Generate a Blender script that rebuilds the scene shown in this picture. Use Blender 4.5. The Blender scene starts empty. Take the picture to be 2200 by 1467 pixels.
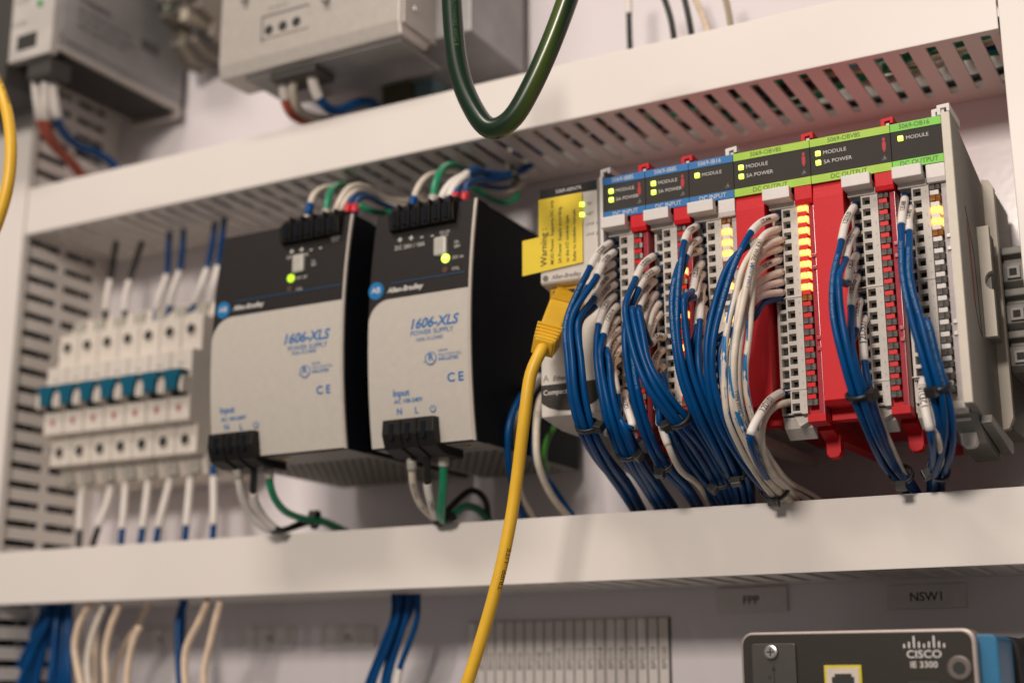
import bpy, bmesh, math, random
from mathutils import Vector, Matrix
random.seed(7)
MM = 0.001
# ------------------------------------------------------------------ scene, camera, light
sc = bpy.context.scene
col = sc.collection
CAM = Vector((0.0, -700.0, 0.0))            # mm, back panel is the plane y = 0
YAW, PITCH, ROLL, FPX = -0.498820, 0.243147, -0.000924, 2989.7
fw = Vector((math.sin(YAW) * math.cos(PITCH), math.cos(YAW) * math.cos(PITCH), math.sin(PITCH)))
r0 = Vector((math.cos(YAW), -math.sin(YAW), 0))
u0 = r0.cross(fw)
RT = r0 * math.cos(ROLL) + u0 * math.sin(ROLL)
UP = -r0 * math.sin(ROLL) + u0 * math.cos(ROLL)
cd = bpy.data.cameras.new('camera')
cam = bpy.data.objects.new('camera', cd)
col.objects.link(cam)
cam.matrix_world = Matrix(((RT.x, UP.x, -fw.x, CAM.x * MM), (RT.y, UP.y, -fw.y, CAM.y * MM), (RT.z, UP.z, -fw.z, CAM.z * MM), (0, 0, 0, 1)))
cd.sensor_width = 36.0
cd.lens = FPX / 2200 * 36
cd.clip_start = 0.02
cd.clip_end = 50
cd.dof.use_dof = True
cd.dof.focus_distance = 0.612
cd.dof.aperture_fstop = 4.8
sc.camera = cam
w = bpy.data.worlds.new('World')
sc.world = w
w.use_nodes = True
bg = w.node_tree.nodes['Background']
bg.inputs[0].default_value = (1.0, 0.90, 0.84, 1)
bg.inputs[1].default_value = 0.155
sc.view_settings.view_transform = 'Standard'
sc.view_settings.look = 'None'
sc.view_settings.exposure = 0.0
sc.view_settings.gamma = 1.0


def lamp(name, loc, target, size, size_y, power, color):
    ld = bpy.data.lights.new(name, 'AREA')
    ld.shape = 'RECTANGLE'
    ld.size = size
    ld.size_y = size_y
    ld.energy = power
    ld.color = color
    o = bpy.data.objects.new(name, ld)
    o.location = loc
    o.rotation_euler = (Vector(target) - Vector(loc)).to_track_quat('-Z', 'Y').to_euler()
    col.objects.link(o)
    return o


lamp('ceiling_lamp', (-0.16, -1.70, 0.66), (-0.22, 0, 0.20), 0.30, 0.22, 16.5, (1.0, 0.885, 0.79))
lamp('room_lamp', (-0.55, -1.25, 1.55), (-0.35, 0, 0.2), 0.9, 0.25, 15, (1.0, 0.885, 0.80))


def at(px, py, y):
    """photo pixel on the plane of depth y (mm)"""
    d = fw + RT * ((px - 1100.0) / FPX) - UP * ((py - 733.5) / FPX)
    return CAM + d * ((y - CAM.y) / d.y)


# ------------------------------------------------------------------ materials
MATS = {}


def mat(name, c, rough=0.5, metal=0.0, var=0.05, nscale=250, bump=0.0, bscale=1500, spec=0.5, coat=0.0):
    if name in MATS:
        return MATS[name]
    m = bpy.data.materials.new(name)
    m.use_nodes = True
    nt = m.node_tree
    b = nt.nodes['Principled BSDF']
    b.inputs['Roughness'].default_value = rough
    b.inputs['Metallic'].default_value = metal
    b.inputs['Specular IOR Level'].default_value = spec
    if coat:
        b.inputs['Coat Weight'].default_value = coat
        b.inputs['Coat Roughness'].default_value = 0.15
    tc = nt.nodes.new('ShaderNodeTexCoord')
    n = nt.nodes.new('ShaderNodeTexNoise')
    n.inputs['Scale'].default_value = nscale
    n.inputs['Detail'].default_value = 4
    nt.links.new(tc.outputs['Object'], n.inputs['Vector'])
    r = nt.nodes.new('ShaderNodeMapRange')
    r.inputs['From Min'].default_value = 0.3
    r.inputs['From Max'].default_value = 0.7
    r.inputs['To Min'].default_value = 1 - var
    r.inputs['To Max'].default_value = 1 + var
    nt.links.new(n.outputs['Fac'], r.inputs['Value'])
    mx = nt.nodes.new('ShaderNodeVectorMath')
    mx.operation = 'SCALE'
    mx.inputs[0].default_value = c
    nt.links.new(r.outputs[0], mx.inputs['Scale'])
    nt.links.new(mx.outputs[0], b.inputs['Base Color'])
    if bump:
        n2 = nt.nodes.new('ShaderNodeTexNoise')
        n2.inputs['Scale'].default_value = bscale
        n2.inputs['Detail'].default_value = 2
        nt.links.new(tc.outputs['Object'], n2.inputs['Vector'])
        bp = nt.nodes.new('ShaderNodeBump')
        bp.inputs['Strength'].default_value = bump
        bp.inputs['Distance'].default_value = 0.0004
        nt.links.new(n2.outputs['Fac'], bp.inputs['Height'])
        nt.links.new(bp.outputs[0], b.inputs['Normal'])
    MATS[name] = m
    return m


def emit(name, c, c2, strength):
    if name in MATS:
        return MATS[name]
    m = mat(name, tuple(min(1, x) for x in c[:3]), 0.35)
    nt = m.node_tree
    b = nt.nodes['Principled BSDF']
    tc = nt.nodes.new('ShaderNodeTexCoord')
    n = nt.nodes.new('ShaderNodeTexNoise')
    n.inputs['Scale'].default_value = 700
    nt.links.new(tc.outputs['Object'], n.inputs['Vector'])
    rp = nt.nodes.new('ShaderNodeValToRGB')
    rp.color_ramp.elements[0].position = 0.4
    rp.color_ramp.elements[1].position = 0.62
    rp.color_ramp.elements[0].color = (*c, 1)
    rp.color_ramp.elements[1].color = (*c2, 1)
    nt.links.new(n.outputs['Fac'], rp.inputs[0])
    nt.links.new(rp.outputs[0], b.inputs['Emission Color'])
    b.inputs['Emission Strength'].default_value = strength
    return m


DUCT = mat('duct_white_pvc', (0.80, 0.752, 0.705), 0.38, var=0.02, nscale=14, bump=0.05, bscale=900)
WALL = mat('panel_paint', (0.77, 0.725, 0.745), 0.2, var=0.02, nscale=12, bump=0.08, bscale=260)
GREY = mat('module_light_grey', (0.62, 0.575, 0.52), 0.5, var=0.03, bump=0.06, bscale=2500)
GREYD = mat('module_shaded_grey', (0.25, 0.24, 0.215), 0.55, var=0.05, bump=0.1, bscale=2500)  # grey of side faces, darkened partly to carry the end cap's shade
CREAM = mat('module_cream', (0.66, 0.60, 0.50), 0.5, var=0.03, bump=0.06, bscale=2500)
CLIP = mat('clip_pale_grey', (0.70, 0.66, 0.63), 0.45, var=0.03)
RED = mat('module_red', (0.60, 0.012, 0.02), 0.5, var=0.10, nscale=1800, bump=0.12, bscale=3000, spec=0.25)
REDT = mat('door_red_tint', (0.38, 0.04, 0.055), 0.22, var=0.12, nscale=500, coat=0.3)
REDD = mat('divider_red', (0.66, 0.012, 0.015), 0.4, var=0.06, spec=0.25)
CLEAR = mat('door_pale_tint', (0.50, 0.45, 0.44), 0.22, var=0.08, nscale=400, coat=0.3)
CHAR = mat('label_charcoal', (0.042, 0.037, 0.033), 0.65, var=0.4, nscale=3500, bump=0.5, bscale=4200, spec=0.3)
BLUEB = mat('band_blue', (0.005, 0.15, 0.42), 0.5, var=0.05)
LIME = mat('band_lime', (0.36, 0.60, 0.04), 0.5, var=0.04)
GRN2 = mat('band_green', (0.18, 0.60, 0.045), 0.5, var=0.04)
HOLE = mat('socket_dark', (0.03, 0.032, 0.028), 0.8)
SOCK = mat('socket_grey', (0.60, 0.56, 0.51), 0.55, var=0.04)
LENS = mat('lens_off_grey', (0.14, 0.13, 0.12), 0.32, var=0.45, nscale=900, spec=0.3)
LENSA = mat('lens_off_amber', (0.30, 0.11, 0.02), 0.35, var=0.5, nscale=900, spec=0.3)
AMBER = emit('lens_lit_amber', (1.0, 0.46, 0.05), (1.0, 0.76, 0.26), 1.4)
LEDG = emit('lamp_yellow_green', (0.62, 0.95, 0.03), (0.9, 1.0, 0.25), 1.8)
LEDG2 = emit('lamp_soft_green', (0.42, 0.75, 0.02), (0.55, 0.85, 0.06), 1.0)
WBLUE = mat('wire_blue', (0.0, 0.060, 0.205), 0.34, var=0.12, nscale=120, bump=0.06, bscale=400, spec=0.22)
WWHITE = mat('wire_white', (0.70, 0.62, 0.52), 0.42, var=0.10, nscale=180)
SLEEVE = mat('sleeve_white', (0.78, 0.73, 0.68), 0.5, var=0.04, nscale=200, bump=0.06, bscale=900)
WGREEN = mat('wire_green', (0.004, 0.24, 0.115), 0.35, var=0.1, coat=0.2)
WBLACK = mat('wire_black', (0.012, 0.013, 0.012), 0.4)
WRED = mat('wire_red', (0.50, 0.09, 0.04), 0.4)
WTAN = mat('wire_tan', (0.74, 0.58, 0.43), 0.45, var=0.12)
FERR_R = mat('ferrule_red', (0.55, 0.02, 0.03), 0.4)
FERR_B = mat('ferrule_blue', (0.01, 0.10, 0.36), 0.4)
FERR_C = mat('ferrule_clear', (0.45, 0.43, 0.38), 0.3)
TIE = mat('tie_black', (0.014, 0.014, 0.014), 0.38)
YEL = mat('cable_yellow', (0.80, 0.47, 0.03), 0.42, var=0.06, nscale=90)
YELB = mat('boot_yellow', (0.62, 0.34, 0.012), 0.45, var=0.06)
STK = mat('sticker_yellow', (0.80, 0.60, 0.03), 0.5, var=0.03)
PBLK = mat('psu_black', (0.021, 0.019, 0.018), 0.55, var=0.06, bump=0.1, bscale=2000, spec=0.2)
PSID = mat('psu_side_black', (0.005, 0.007, 0.011), 0.6, spec=0.12)
PGRY = mat('psu_grey', (0.50, 0.465, 0.415), 0.5, var=0.03, bump=0.05, bscale=2000)
PEDG = mat('psu_edge_metal', (0.62, 0.56, 0.50), 0.35, 0.4)
TBLK = mat('terminal_black', (0.010, 0.0095, 0.009), 0.5, spec=0.25)
BRK = mat('breaker_white', (0.70, 0.64, 0.57), 0.45, var=0.03)
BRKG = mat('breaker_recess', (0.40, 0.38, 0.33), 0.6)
TEAL = mat('toggle_teal', (0.004, 0.095, 0.16), 0.45, spec=0.3)
STEEL = mat('steel', (0.55, 0.54, 0.52), 0.3, 1.0)
BRASS = mat('brass', (0.62, 0.42, 0.18), 0.35, 1.0)
ZINC = mat('zinc_rail', (0.50, 0.49, 0.46), 0.4, 0.8)
INK = mat('ink_black', (0.02, 0.02, 0.02), 0.6)
INKW = mat('ink_white', (0.62, 0.60, 0.57), 0.6)
INKB = mat('ink_blue', (0.012, 0.13, 0.36), 0.6)
INKR = mat('ink_red', (0.45, 0.02, 0.03), 0.6)
INKG = mat('ink_olive', (0.05, 0.09, 0.012), 0.6)
INKD = mat('ink_faint', (0.14, 0.13, 0.12), 0.6)
INKF = mat('ink_pale', (0.40, 0.36, 0.34), 0.6)
PLATE = mat('plate_grey', (0.68, 0.64, 0.62), 0.5, var=0.04)
SWB = mat('switch_charcoal', (0.028, 0.0235, 0.020), 0.55, var=0.10, nscale=1500, bump=0.15, bscale=2500, spec=0.25)
SWE = mat('switch_edge', (0.42, 0.36, 0.33), 0.35, 0.5)
SWBL = mat('switch_blue', (0.006, 0.15, 0.31), 0.4)
DEVG = mat('device_metal', (0.52, 0.48, 0.44), 0.4, 0.3, var=0.05)
DEVS = mat('device_side', (0.34, 0.33, 0.33), 0.45, 0.3, var=0.16, nscale=35)
DEVD = mat('device_dark', (0.05, 0.047, 0.043), 0.6)
GROUNDG = mat('cable_dark_green', (0.012, 0.060, 0.018), 0.28, var=0.15, nscale=60, coat=0.35)


def green_yellow(name):
    """dark green jacket with a yellow-green stripe that winds along it"""
    m = mat(name, (0.004, 0.022, 0.008), 0.3, var=0.1, nscale=60, coat=0.2)
    nt = m.node_tree
    b = nt.nodes['Principled BSDF']
    uv = nt.nodes.new('ShaderNodeUVMap')
    sp = nt.nodes.new('ShaderNodeSeparateXYZ')
    nt.links.new(uv.outputs[0], sp.inputs[0])
    ml = nt.nodes.new('ShaderNodeMath'); ml.operation = 'MULTIPLY_ADD'
    ml.inputs[1].default_value = 0.0045; ml.inputs[2].default_value = 0.52
    nt.links.new(sp.outputs[0], ml.inputs[0])
    ad = nt.nodes.new('ShaderNodeMath'); ad.operation = 'ADD'
    nt.links.new(ml.outputs[0], ad.inputs[0]); nt.links.new(sp.outputs[1], ad.inputs[1])
    fr = nt.nodes.new('ShaderNodeMath'); fr.operation = 'FRACT'
    nt.links.new(ad.outputs[0], fr.inputs[0])
    rp = nt.nodes.new('ShaderNodeValToRGB')
    e = rp.color_ramp.elements
    e[0].position = 0.34; e[0].color = (0, 0, 0, 1)
    e[1].position = 0.47; e[1].color = (1, 1, 1, 1)
    e2 = rp.color_ramp.elements.new(0.54); e2.color = (1, 1, 1, 1)
    e3 = rp.color_ramp.elements.new(0.68); e3.color = (0, 0, 0, 1)
    nt.links.new(fr.outputs[0], rp.inputs[0])
    mx = nt.nodes.new('ShaderNodeMix'); mx.data_type = 'RGBA'
    nt.links.new(rp.outputs[0], mx.inputs[0])
    mx.inputs[6].default_value = (0.004, 0.022, 0.008, 1)
    mx.inputs[7].default_value = (0.050, 0.085, 0.008, 1)
    nt.links.new(mx.outputs[2], b.inputs['Base Color'])
    return m


def stripe_wire(name):
    """white insulation with scuffed blue tracer and rows of small black print"""
    m = mat(name, (0.70, 0.62, 0.52), 0.42, var=0.10, nscale=180)
    nt = m.node_tree
    b = nt.nodes['Principled BSDF']
    base = b.inputs['Base Color'].links[0].from_socket
    uv = nt.nodes.new('ShaderNodeUVMap')
    sp = nt.nodes.new('ShaderNodeSeparateXYZ')
    nt.links.new(uv.outputs[0], sp.inputs[0])

    def band(shift, width, nscale, thr, ustretch, vstretch, color, prev):
        ml = nt.nodes.new('ShaderNodeMath'); ml.operation = 'MULTIPLY_ADD'
        ml.inputs[1].default_value = 0.009; ml.inputs[2].default_value = shift
        nt.links.new(sp.outputs[0], ml.inputs[0])
        ad = nt.nodes.new('ShaderNodeMath'); ad.operation = 'ADD'
        nt.links.new(ml.outputs[0], ad.inputs[0]); nt.links.new(sp.outputs[1], ad.inputs[1])
        fr = nt.nodes.new('ShaderNodeMath'); fr.operation = 'FRACT'
        nt.links.new(ad.outputs[0], fr.inputs[0])
        lt = nt.nodes.new('ShaderNodeMath'); lt.operation = 'LESS_THAN'
        nt.links.new(fr.outputs[0], lt.inputs[0]); lt.inputs[1].default_value = width
        cx = nt.nodes.new('ShaderNodeCombineXYZ')
        m1 = nt.nodes.new('ShaderNodeMath'); m1.operation = 'MULTIPLY'; m1.inputs[1].default_value = ustretch
        m2 = nt.nodes.new('ShaderNodeMath'); m2.operation = 'MULTIPLY'; m2.inputs[1].default_value = vstretch
        nt.links.new(sp.outputs[0], m1.inputs[0]); nt.links.new(sp.outputs[1], m2.inputs[0])
        nt.links.new(m1.outputs[0], cx.inputs[0]); nt.links.new(m2.outputs[0], cx.inputs[1])
        no = nt.nodes.new('ShaderNodeTexNoise'); no.inputs['Scale'].default_value = nscale
        no.inputs['Detail'].default_value = 3
        nt.links.new(cx.outputs[0], no.inputs['Vector'])
        gt = nt.nodes.new('ShaderNodeMath'); gt.operation = 'GREATER_THAN'; gt.inputs[1].default_value = thr
        nt.links.new(no.outputs[0], gt.inputs[0])
        mu = nt.nodes.new('ShaderNodeMath'); mu.operation = 'MULTIPLY'
        nt.links.new(lt.outputs[0], mu.inputs[0]); nt.links.new(gt.outputs[0], mu.inputs[1])
        mx = nt.nodes.new('ShaderNodeMix'); mx.data_type = 'RGBA'
        nt.links.new(mu.outputs[0], mx.inputs[0]); nt.links.new(prev, mx.inputs[6])
        mx.inputs[7].default_value = (*color, 1)
        return mx.outputs[2]
    s = band(0.15, 0.24, 1.0, 0.46, 0.10, 3.4, (0.01, 0.17, 0.42), base)
    nt.links.new(s, b.inputs['Base Color'])
    return m


GNY = green_yellow('cable_green_yellow')
WSTR = stripe_wire('wire_white_blue_tracer')


# ------------------------------------------------------------------ mesh building
class MB:
    def __init__(self):
        self.v = []; self.f = []; self.uv = None; self.smooth = False

    def box(self, x0, x1, y0, y1, z0, z1):
        n = len(self.v)
        for x in (x0, x1):
            for y in (y0, y1):
                for z in (z0, z1):
                    self.v.append((x, y, z))
        for f in ((0, 1, 3, 2), (4, 6, 7, 5), (0, 4, 5, 1), (2, 3, 7, 6), (0, 2, 6, 4), (1, 5, 7, 3)):
            self.f.append([n + i for i in f])
        return self

    def prism(self, poly, axis, a, b):
        """poly in the two other axes (cyclic order), extruded along axis from a to b"""
        n = len(self.v); k = len(poly)
        for t in (a, b):
            for p, q in poly:
                self.v.append({'x': (t, p, q), 'y': (p, t, q), 'z': (p, q, t)}[axis])
        self.f.append([n + i for i in range(k)][::-1])
        self.f.append([n + k + i for i in range(k)])
        for i in range(k):
            j = (i + 1) % k
            self.f.append([n + i, n + j, n + k + j, n + k + i])
        return self

    def cyl(self, c, axis, r, h, k=16, r2=None):
        """cylinder starting at c going h along axis"""
        r2 = r if r2 is None else r2
        n = len(self.v); c = Vector(c)
        ax = Vector(axis).normalized()
        s = ax.orthogonal().normalized(); t = ax.cross(s)
        for rr, hh in ((r, 0), (r2, h)):
            for i in range(k):
                a = 2 * math.pi * i / k
                self.v.append(tuple(c + ax * hh + s * rr * math.cos(a) + t * rr * math.sin(a)))
        self.f.append([n + i for i in range(k)][::-1])
        self.f.append([n + k + i for i in range(k)])
        for i in range(k):
            j = (i + 1) % k
            self.f.append([n + i, n + j, n + k + j, n + k + i])
        return self

    def tube(self, path, r, k=12, cap=True):
        """swept tube; r number or list"""
        n0 = len(self.v)
        if self.uv is None:
            self.uv = {}
        m = len(path)
        T = [(path[min(i + 1, m - 1)] - path[max(i - 1, 0)]).normalized() for i in range(m)]
        N = T[0].cross(Vector((0, 1, 0)))
        if N.length < 0.1:
            N = T[0].cross(Vector((1, 0, 0)))
        N.normalize()
        s = 0
        for i in range(m):
            if i:
                s += (path[i] - path[i - 1]).length
                N = (N - T[i] * N.dot(T[i])).normalized()
            B = T[i].cross(N)
            rr = r[i] if isinstance(r, list) else r
            for j in range(k):
                a = 2 * math.pi * j / k
                self.v.append(tuple(path[i] + N * (rr * math.cos(a)) + B * (rr * math.sin(a))))
        s = 0
        for i in range(m - 1):
            d = (path[i + 1] - path[i]).length
            for j in range(k):
                q = (j + 1) % k
                self.uv[len(self.f)] = [(s, j / k), (s, (j + 1) / k), (s + d, (j + 1) / k), (s + d, j / k)]
                self.f.append([n0 + i * k + j, n0 + i * k + q, n0 + (i + 1) * k + q, n0 + (i + 1) * k + j])
            s += d
        if cap:
            self.f.append([n0 + j for j in range(k)][::-1])
            self.f.append([n0 + (m - 1) * k + j for j in range(k)])
        self.smooth = True
        return self

    def quad(self, a, b, c, d):
        n = len(self.v)
        self.v += [tuple(a), tuple(b), tuple(c), tuple(d)]
        self.f.append([n, n + 1, n + 2, n + 3])
        return self

    def mesh(self, name, m, off=(0, 0, 0), bevel=0, seg=2, fix=True):
        me = bpy.data.meshes.new(name)
        me.from_pydata([((x - off[0]) * MM, (y - off[1]) * MM, (z - off[2]) * MM) for x, y, z in self.v], [], self.f)
        if self.uv is not None:
            l = me.uv_layers.new(name='UVMap')
            for p in me.polygons:
                u = self.uv.get(p.index)
                if u:
                    for q, li in enumerate(p.loop_indices):
                        l.data[li].uv = u[q]
        if fix or bevel:
            bm = bmesh.new(); bm.from_mesh(me)
            bmesh.ops.recalc_face_normals(bm, faces=bm.faces)
            if bevel:
                es = [e for e in bm.edges if len(e.link_faces) == 2 and e.calc_face_angle(0) > 0.5]
                bmesh.ops.bevel(bm, geom=es, offset=bevel * MM, segments=seg, affect='EDGES', profile=0.6, clamp_overlap=True)
            bm.to_mesh(me); bm.free()
        if self.smooth:
            for p in me.polygons:
                if len(p.vertices) == 4:
                    p.use_smooth = True
        me.materials.append(m)
        return me


def wloc(o):
    v = Vector((0, 0, 0))
    while o is not None:
        v += Vector(o.location) / MM
        o = o.parent
    return v


def obj(name, mb, m, parent=None, bevel=0, kind=None, label=None, cat=None, group=None, seg=2, origin=None):
    """mb in world mm"""
    base = wloc(parent) if parent else Vector((0, 0, 0))
    o_ = Vector(origin) if origin is not None else base
    me = mb.mesh(name, m, o_, bevel, seg)
    o = bpy.data.objects.new(name, me)
    col.objects.link(o)
    o.parent = parent
    o.location = (o_ - base) * MM
    if kind: o['kind'] = kind
    if label: o['label'] = label
    if cat: o['category'] = cat
    if group: o['group'] = group
    return o


SH = {}


def shared(name, key, make, m, pos, parent, bevel=0):
    """copy of a small mesh built once in its own coordinates, put at world-mm pos"""
    k = (key, m.name)
    if k not in SH:
        SH[k] = make().mesh(name, m, (0, 0, 0), bevel)
    o = bpy.data.objects.new(name, SH[k])
    col.objects.link(o)
    o.parent = parent
    base = wloc(parent) if parent else Vector((0, 0, 0))
    o.location = (Vector(pos) - base) * MM
    return o


def thing(name, label, cat, loc, group=None):
    o = bpy.data.objects.new(name, None)
    col.objects.link(o)
    o.location = Vector(loc) * MM
    o.empty_display_size = 0.01
    o['label'] = label
    o['category'] = cat
    if group: o['group'] = group
    return o


# ------------------------------------------------------------------ lettering
TXT = {}


def glyphs(s, bold=False, shear=0.0):
    key = (s, bold, shear)
    if key in TXT:
        return TXT[key]
    c = bpy.data.curves.new('t', 'FONT')
    c.body = s; c.size = 1.0; c.shear = shear
    c.resolution_u = 3
    if bold: c.offset = 0.014 if bold is True else bold
    t = bpy.data.objects.new('t', c)
    col.objects.link(t)
    bpy.context.view_layer.update()
    me = bpy.data.meshes.new_from_object(t)
    v = [tuple(q.co) for q in me.vertices]
    f = [list(p.vertices) for p in me.polygons]
    bpy.data.objects.remove(t); bpy.data.meshes.remove(me)
    TXT[key] = (v, f)
    return TXT[key]


def add_text(mb, s, pos, size, align='l', bold=False, shear=0.0, right=(1, 0, 0), up=(0, 0, 1), sx=1.0, surf=None):
    """size = cap height in mm; pos = baseline point world mm"""
    v, f = glyphs(s, bold, shear)
    if not v: return
    k = size / 0.7
    x0 = min(p[0] for p in v); x1 = max(p[0] for p in v)
    ox = {'l': -x0, 'c': -(x0 + x1) / 2, 'r': -x1}[align]
    n = len(mb.v); pos = Vector(pos); R = Vector(right); U = Vector(up)
    for p in v:
        q = pos + R * ((p[0] + ox) * k * sx) + U * (p[1] * k)
        if surf: q = surf(q)
        mb.v.append(tuple(q))
    for g in f:
        mb.f.append([n + i for i in g])


def lettering(items, m, parent, name='lettering'):
    """items = list of (text, pos, size, kwargs)"""
    mb = MB()
    for it in items:
        kw = it[3] if len(it) > 3 else {}
        add_text(mb, it[0], it[1], it[2], **kw)
    base = wloc(parent)
    me = mb.mesh(name, m, base, fix=False)
    o = bpy.data.objects.new(name, me)
    col.objects.link(o); o.parent = parent
    return o


# ------------------------------------------------------------------ splines and wires
def spline(pts, step=2.2):
    pts = [Vector(p) for p in pts]
    if len(pts) == 2:
        n = max(2, int((pts[1] - pts[0]).length / step))
        return [pts[0].lerp(pts[1], i / n) for i in range(n + 1)]
    P = [pts[0] * 2 - pts[1]] + pts + [pts[-1] * 2 - pts[-2]]
    out = []
    for i in range(1, len(P) - 2):
        p0, p1, p2, p3 = P[i - 1:i + 3]
        # centripetal Catmull-Rom
        t0 = 0; t1 = t0 + max(1e-3, (p1 - p0).length) ** .5
        t2 = t1 + max(1e-3, (p2 - p1).length) ** .5; t3 = t2 + max(1e-3, (p3 - p2).length) ** .5
        n = max(2, int((p2 - p1).length / step))
        for k in range(n):
            t = t1 + (t2 - t1) * k / n
            A1 = p0 * ((t1 - t) / (t1 - t0)) + p1 * ((t - t0) / (t1 - t0))
            A2 = p1 * ((t2 - t) / (t2 - t1)) + p2 * ((t - t1) / (t2 - t1))
            A3 = p2 * ((t3 - t) / (t3 - t2)) + p3 * ((t - t2) / (t3 - t2))
            B1 = A1 * ((t2 - t) / (t2 - t0)) + A2 * ((t - t0) / (t2 - t0))
            B2 = A2 * ((t3 - t) / (t3 - t1)) + A3 * ((t - t1) / (t3 - t1))
            out.append(B1 * ((t2 - t) / (t2 - t1)) + B2 * ((t - t1) / (t2 - t1)))
    out.append(pts[-1])
    return out


def relax(path, it=3):
    for _ in range(it):
        path = [path[0]] + [(path[i - 1] + path[i] * 2 + path[i + 1]) / 4 for i in range(1, len(path) - 1)] + [path[-1]]
    return path


def cut(path, s0, s1):
    """sub-path between arc lengths"""
    out = []; s = 0
    for i in range(len(path) - 1):
        d = (path[i + 1] - path[i]).length
        if d <= 0: continue
        for t in ([max(0, (s0 - s) / d)] if s + d > s0 and not out else []):
            out.append(path[i].lerp(path[i + 1], t))
        if out and s + d < s1 and s + d > s0:
            out.append(path[i + 1])
        if s + d >= s1:
            out.append(path[i].lerp(path[i + 1], max(0, min(1, (s1 - s) / d))))
            break
        s += d
    return out


def arc_pos(path, s):
    a = 0
    for i in range(len(path) - 1):
        d = (path[i + 1] - path[i]).length
        if a + d >= s or i == len(path) - 2:
            t = (s - a) / max(d, 1e-6)
            i0 = max(0, i - 1); i1 = min(len(path) - 1, i + 2)
            return path[i].lerp(path[i + 1], t), (path[i1] - path[i0]).normalized()
        a += d


def wrap_text(parent, path, s_mid, r, text, size, m, flip=False, turn=0.0, bold=False):
    v, f = glyphs(text, bold)
    bm = bmesh.new()
    k = size / 0.7
    x0 = min(p[0] for p in v); x1 = max(p[0] for p in v)
    vs = [bm.verts.new(((p[0] - (x0 + x1) / 2) * k, (p[1] - 0.35) * k, 0)) for p in v]
    for g in f:
        try: bm.faces.new([vs[i] for i in g])
        except ValueError: pass
    for _ in range(2):
        es = [e for e in bm.edges if abs(e.verts[0].co.y - e.verts[1].co.y) > size * 0.3]
        if es: bmesh.ops.subdivide_edges(bm, edges=es, cuts=1)
        bmesh.ops.triangulate(bm, faces=[q for q in bm.faces if len(q.verts) > 4])
    base = wloc(parent)
    for q in bm.verts:
        P, T = arc_pos(path, s_mid + (q.co.x if flip else -q.co.x))
        D = T if flip else -T
        F = (CAM - P).normalized(); F = (F - T * F.dot(T)).normalized()
        U = F.cross(D)
        a = q.co.y / r + turn
        q.co = (P + (F * math.cos(a) + U * math.sin(a)) * (r + 0.06) - base) * MM
    me = bpy.data.meshes.new('lettering')
    bm.to_mesh(me); bm.free()
    me.materials.append(m)
    o = bpy.data.objects.new('lettering', me)
    col.objects.link(o); o.parent = parent
    return o


def wire(name, label, cat, pts, r, m, group=None, sleeves=(), collars=(), prints=(), k=12, rel=3):
    """sleeves: (s0,s1,text,flip,turn) ; collars: (s0,s1,r,material); prints: (s,text,size,material,flip)"""
    path = relax(spline(pts), rel)
    base = path[-1]
    t = thing(name, label, cat, base, group)
    obj('jacket', MB().tube(path, r, k), m, t)
    for s in sleeves:
        p = cut(path, s[0], s[1])
        o = obj('marker_sleeve', MB().tube(p, r + 0.32, k), SLEEVE, t)
        if s[2]:
            o2 = wrap_text(o, path, (s[0] + s[1]) / 2 + (s[5] if len(s) > 5 else 0), r + 0.32, s[2], 2.9 if s[2] in ('12D101', '12D531') else min(2.3, r * 1.3), INK, s[3], s[4], True)
    for c in collars:
        obj('ferrule', MB().tube(cut(path, c[0], c[1]), c[2], k), c[3], t)
    for s, txt, size, mm_, flip, turn in prints:
        wrap_text(t, path, s, r, txt, size, mm_, flip, turn)
    return t


def cable_tie(label, c, axis, rx, ry, width=2.2, head=None, group='black cable ties', head_dir=None):
    """strap around a bundle: c centre mm, axis along the bundle"""
    c = Vector(c); ax = Vector(axis).normalized()
    dv = Vector((0, -1, 0)); dv = (dv - ax * dv.dot(ax)).normalized()   # towards the front
    sd = ax.cross(dv)
    t = thing('cable_tie', label, 'cable tie', c, group)
    mb = MB(); k = 28
    for i in range(k):
        a = 2 * math.pi * i / k
        o = sd * math.cos(a); p = dv * math.sin(a)
        for rr, h in ((0, -width / 2), (1.0, -width / 2), (1.0, width / 2), (0, width / 2)):
            mb.v.append(tuple(c + o * (rx + rr) + p * (ry + rr) + ax * h))
    for i in range(k):
        j = (i + 1) % k
        for q in range(4):
            q2 = (q + 1) % 4
            mb.f.append([i * 4 + q, j * 4 + q, j * 4 + q2, i * 4 + q2])
    mb.smooth = True
    obj('strap', mb, TIE, t)
    a = head_dir if head_dir is not None else 1.2
    h = c + sd * ((rx + 1.6) * math.cos(a)) + dv * ((ry + 1.6) * math.sin(a))
    nrm = (sd * math.cos(a) + dv * math.sin(a)).normalized(); tg = ax.cross(nrm)
    hb = MB(); hw, hh, hd = 2.3, 2.0, 1.9
    for x in (-1, 1):
        for y in (-1, 1):
            for z in (-1, 1):
                hb.v.append(tuple(h + tg * (x * hw) + nrm * (y * hd) + ax * (z * hh)))
    for f in ((0, 1, 3, 2), (4, 6, 7, 5), (0, 4, 5, 1), (2, 3, 7, 6), (0, 2, 6, 4), (1, 5, 7, 3)):
        hb.f.append(list(f))
    obj('head', hb, TIE, t, bevel=0.3)
    return t

# ------------------------------------------------------------------ the setting: back panel
obj('back_panel_wall', MB().box(-1500, 500, 0, 3, -500, 1000), WALL, kind='structure')


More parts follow.
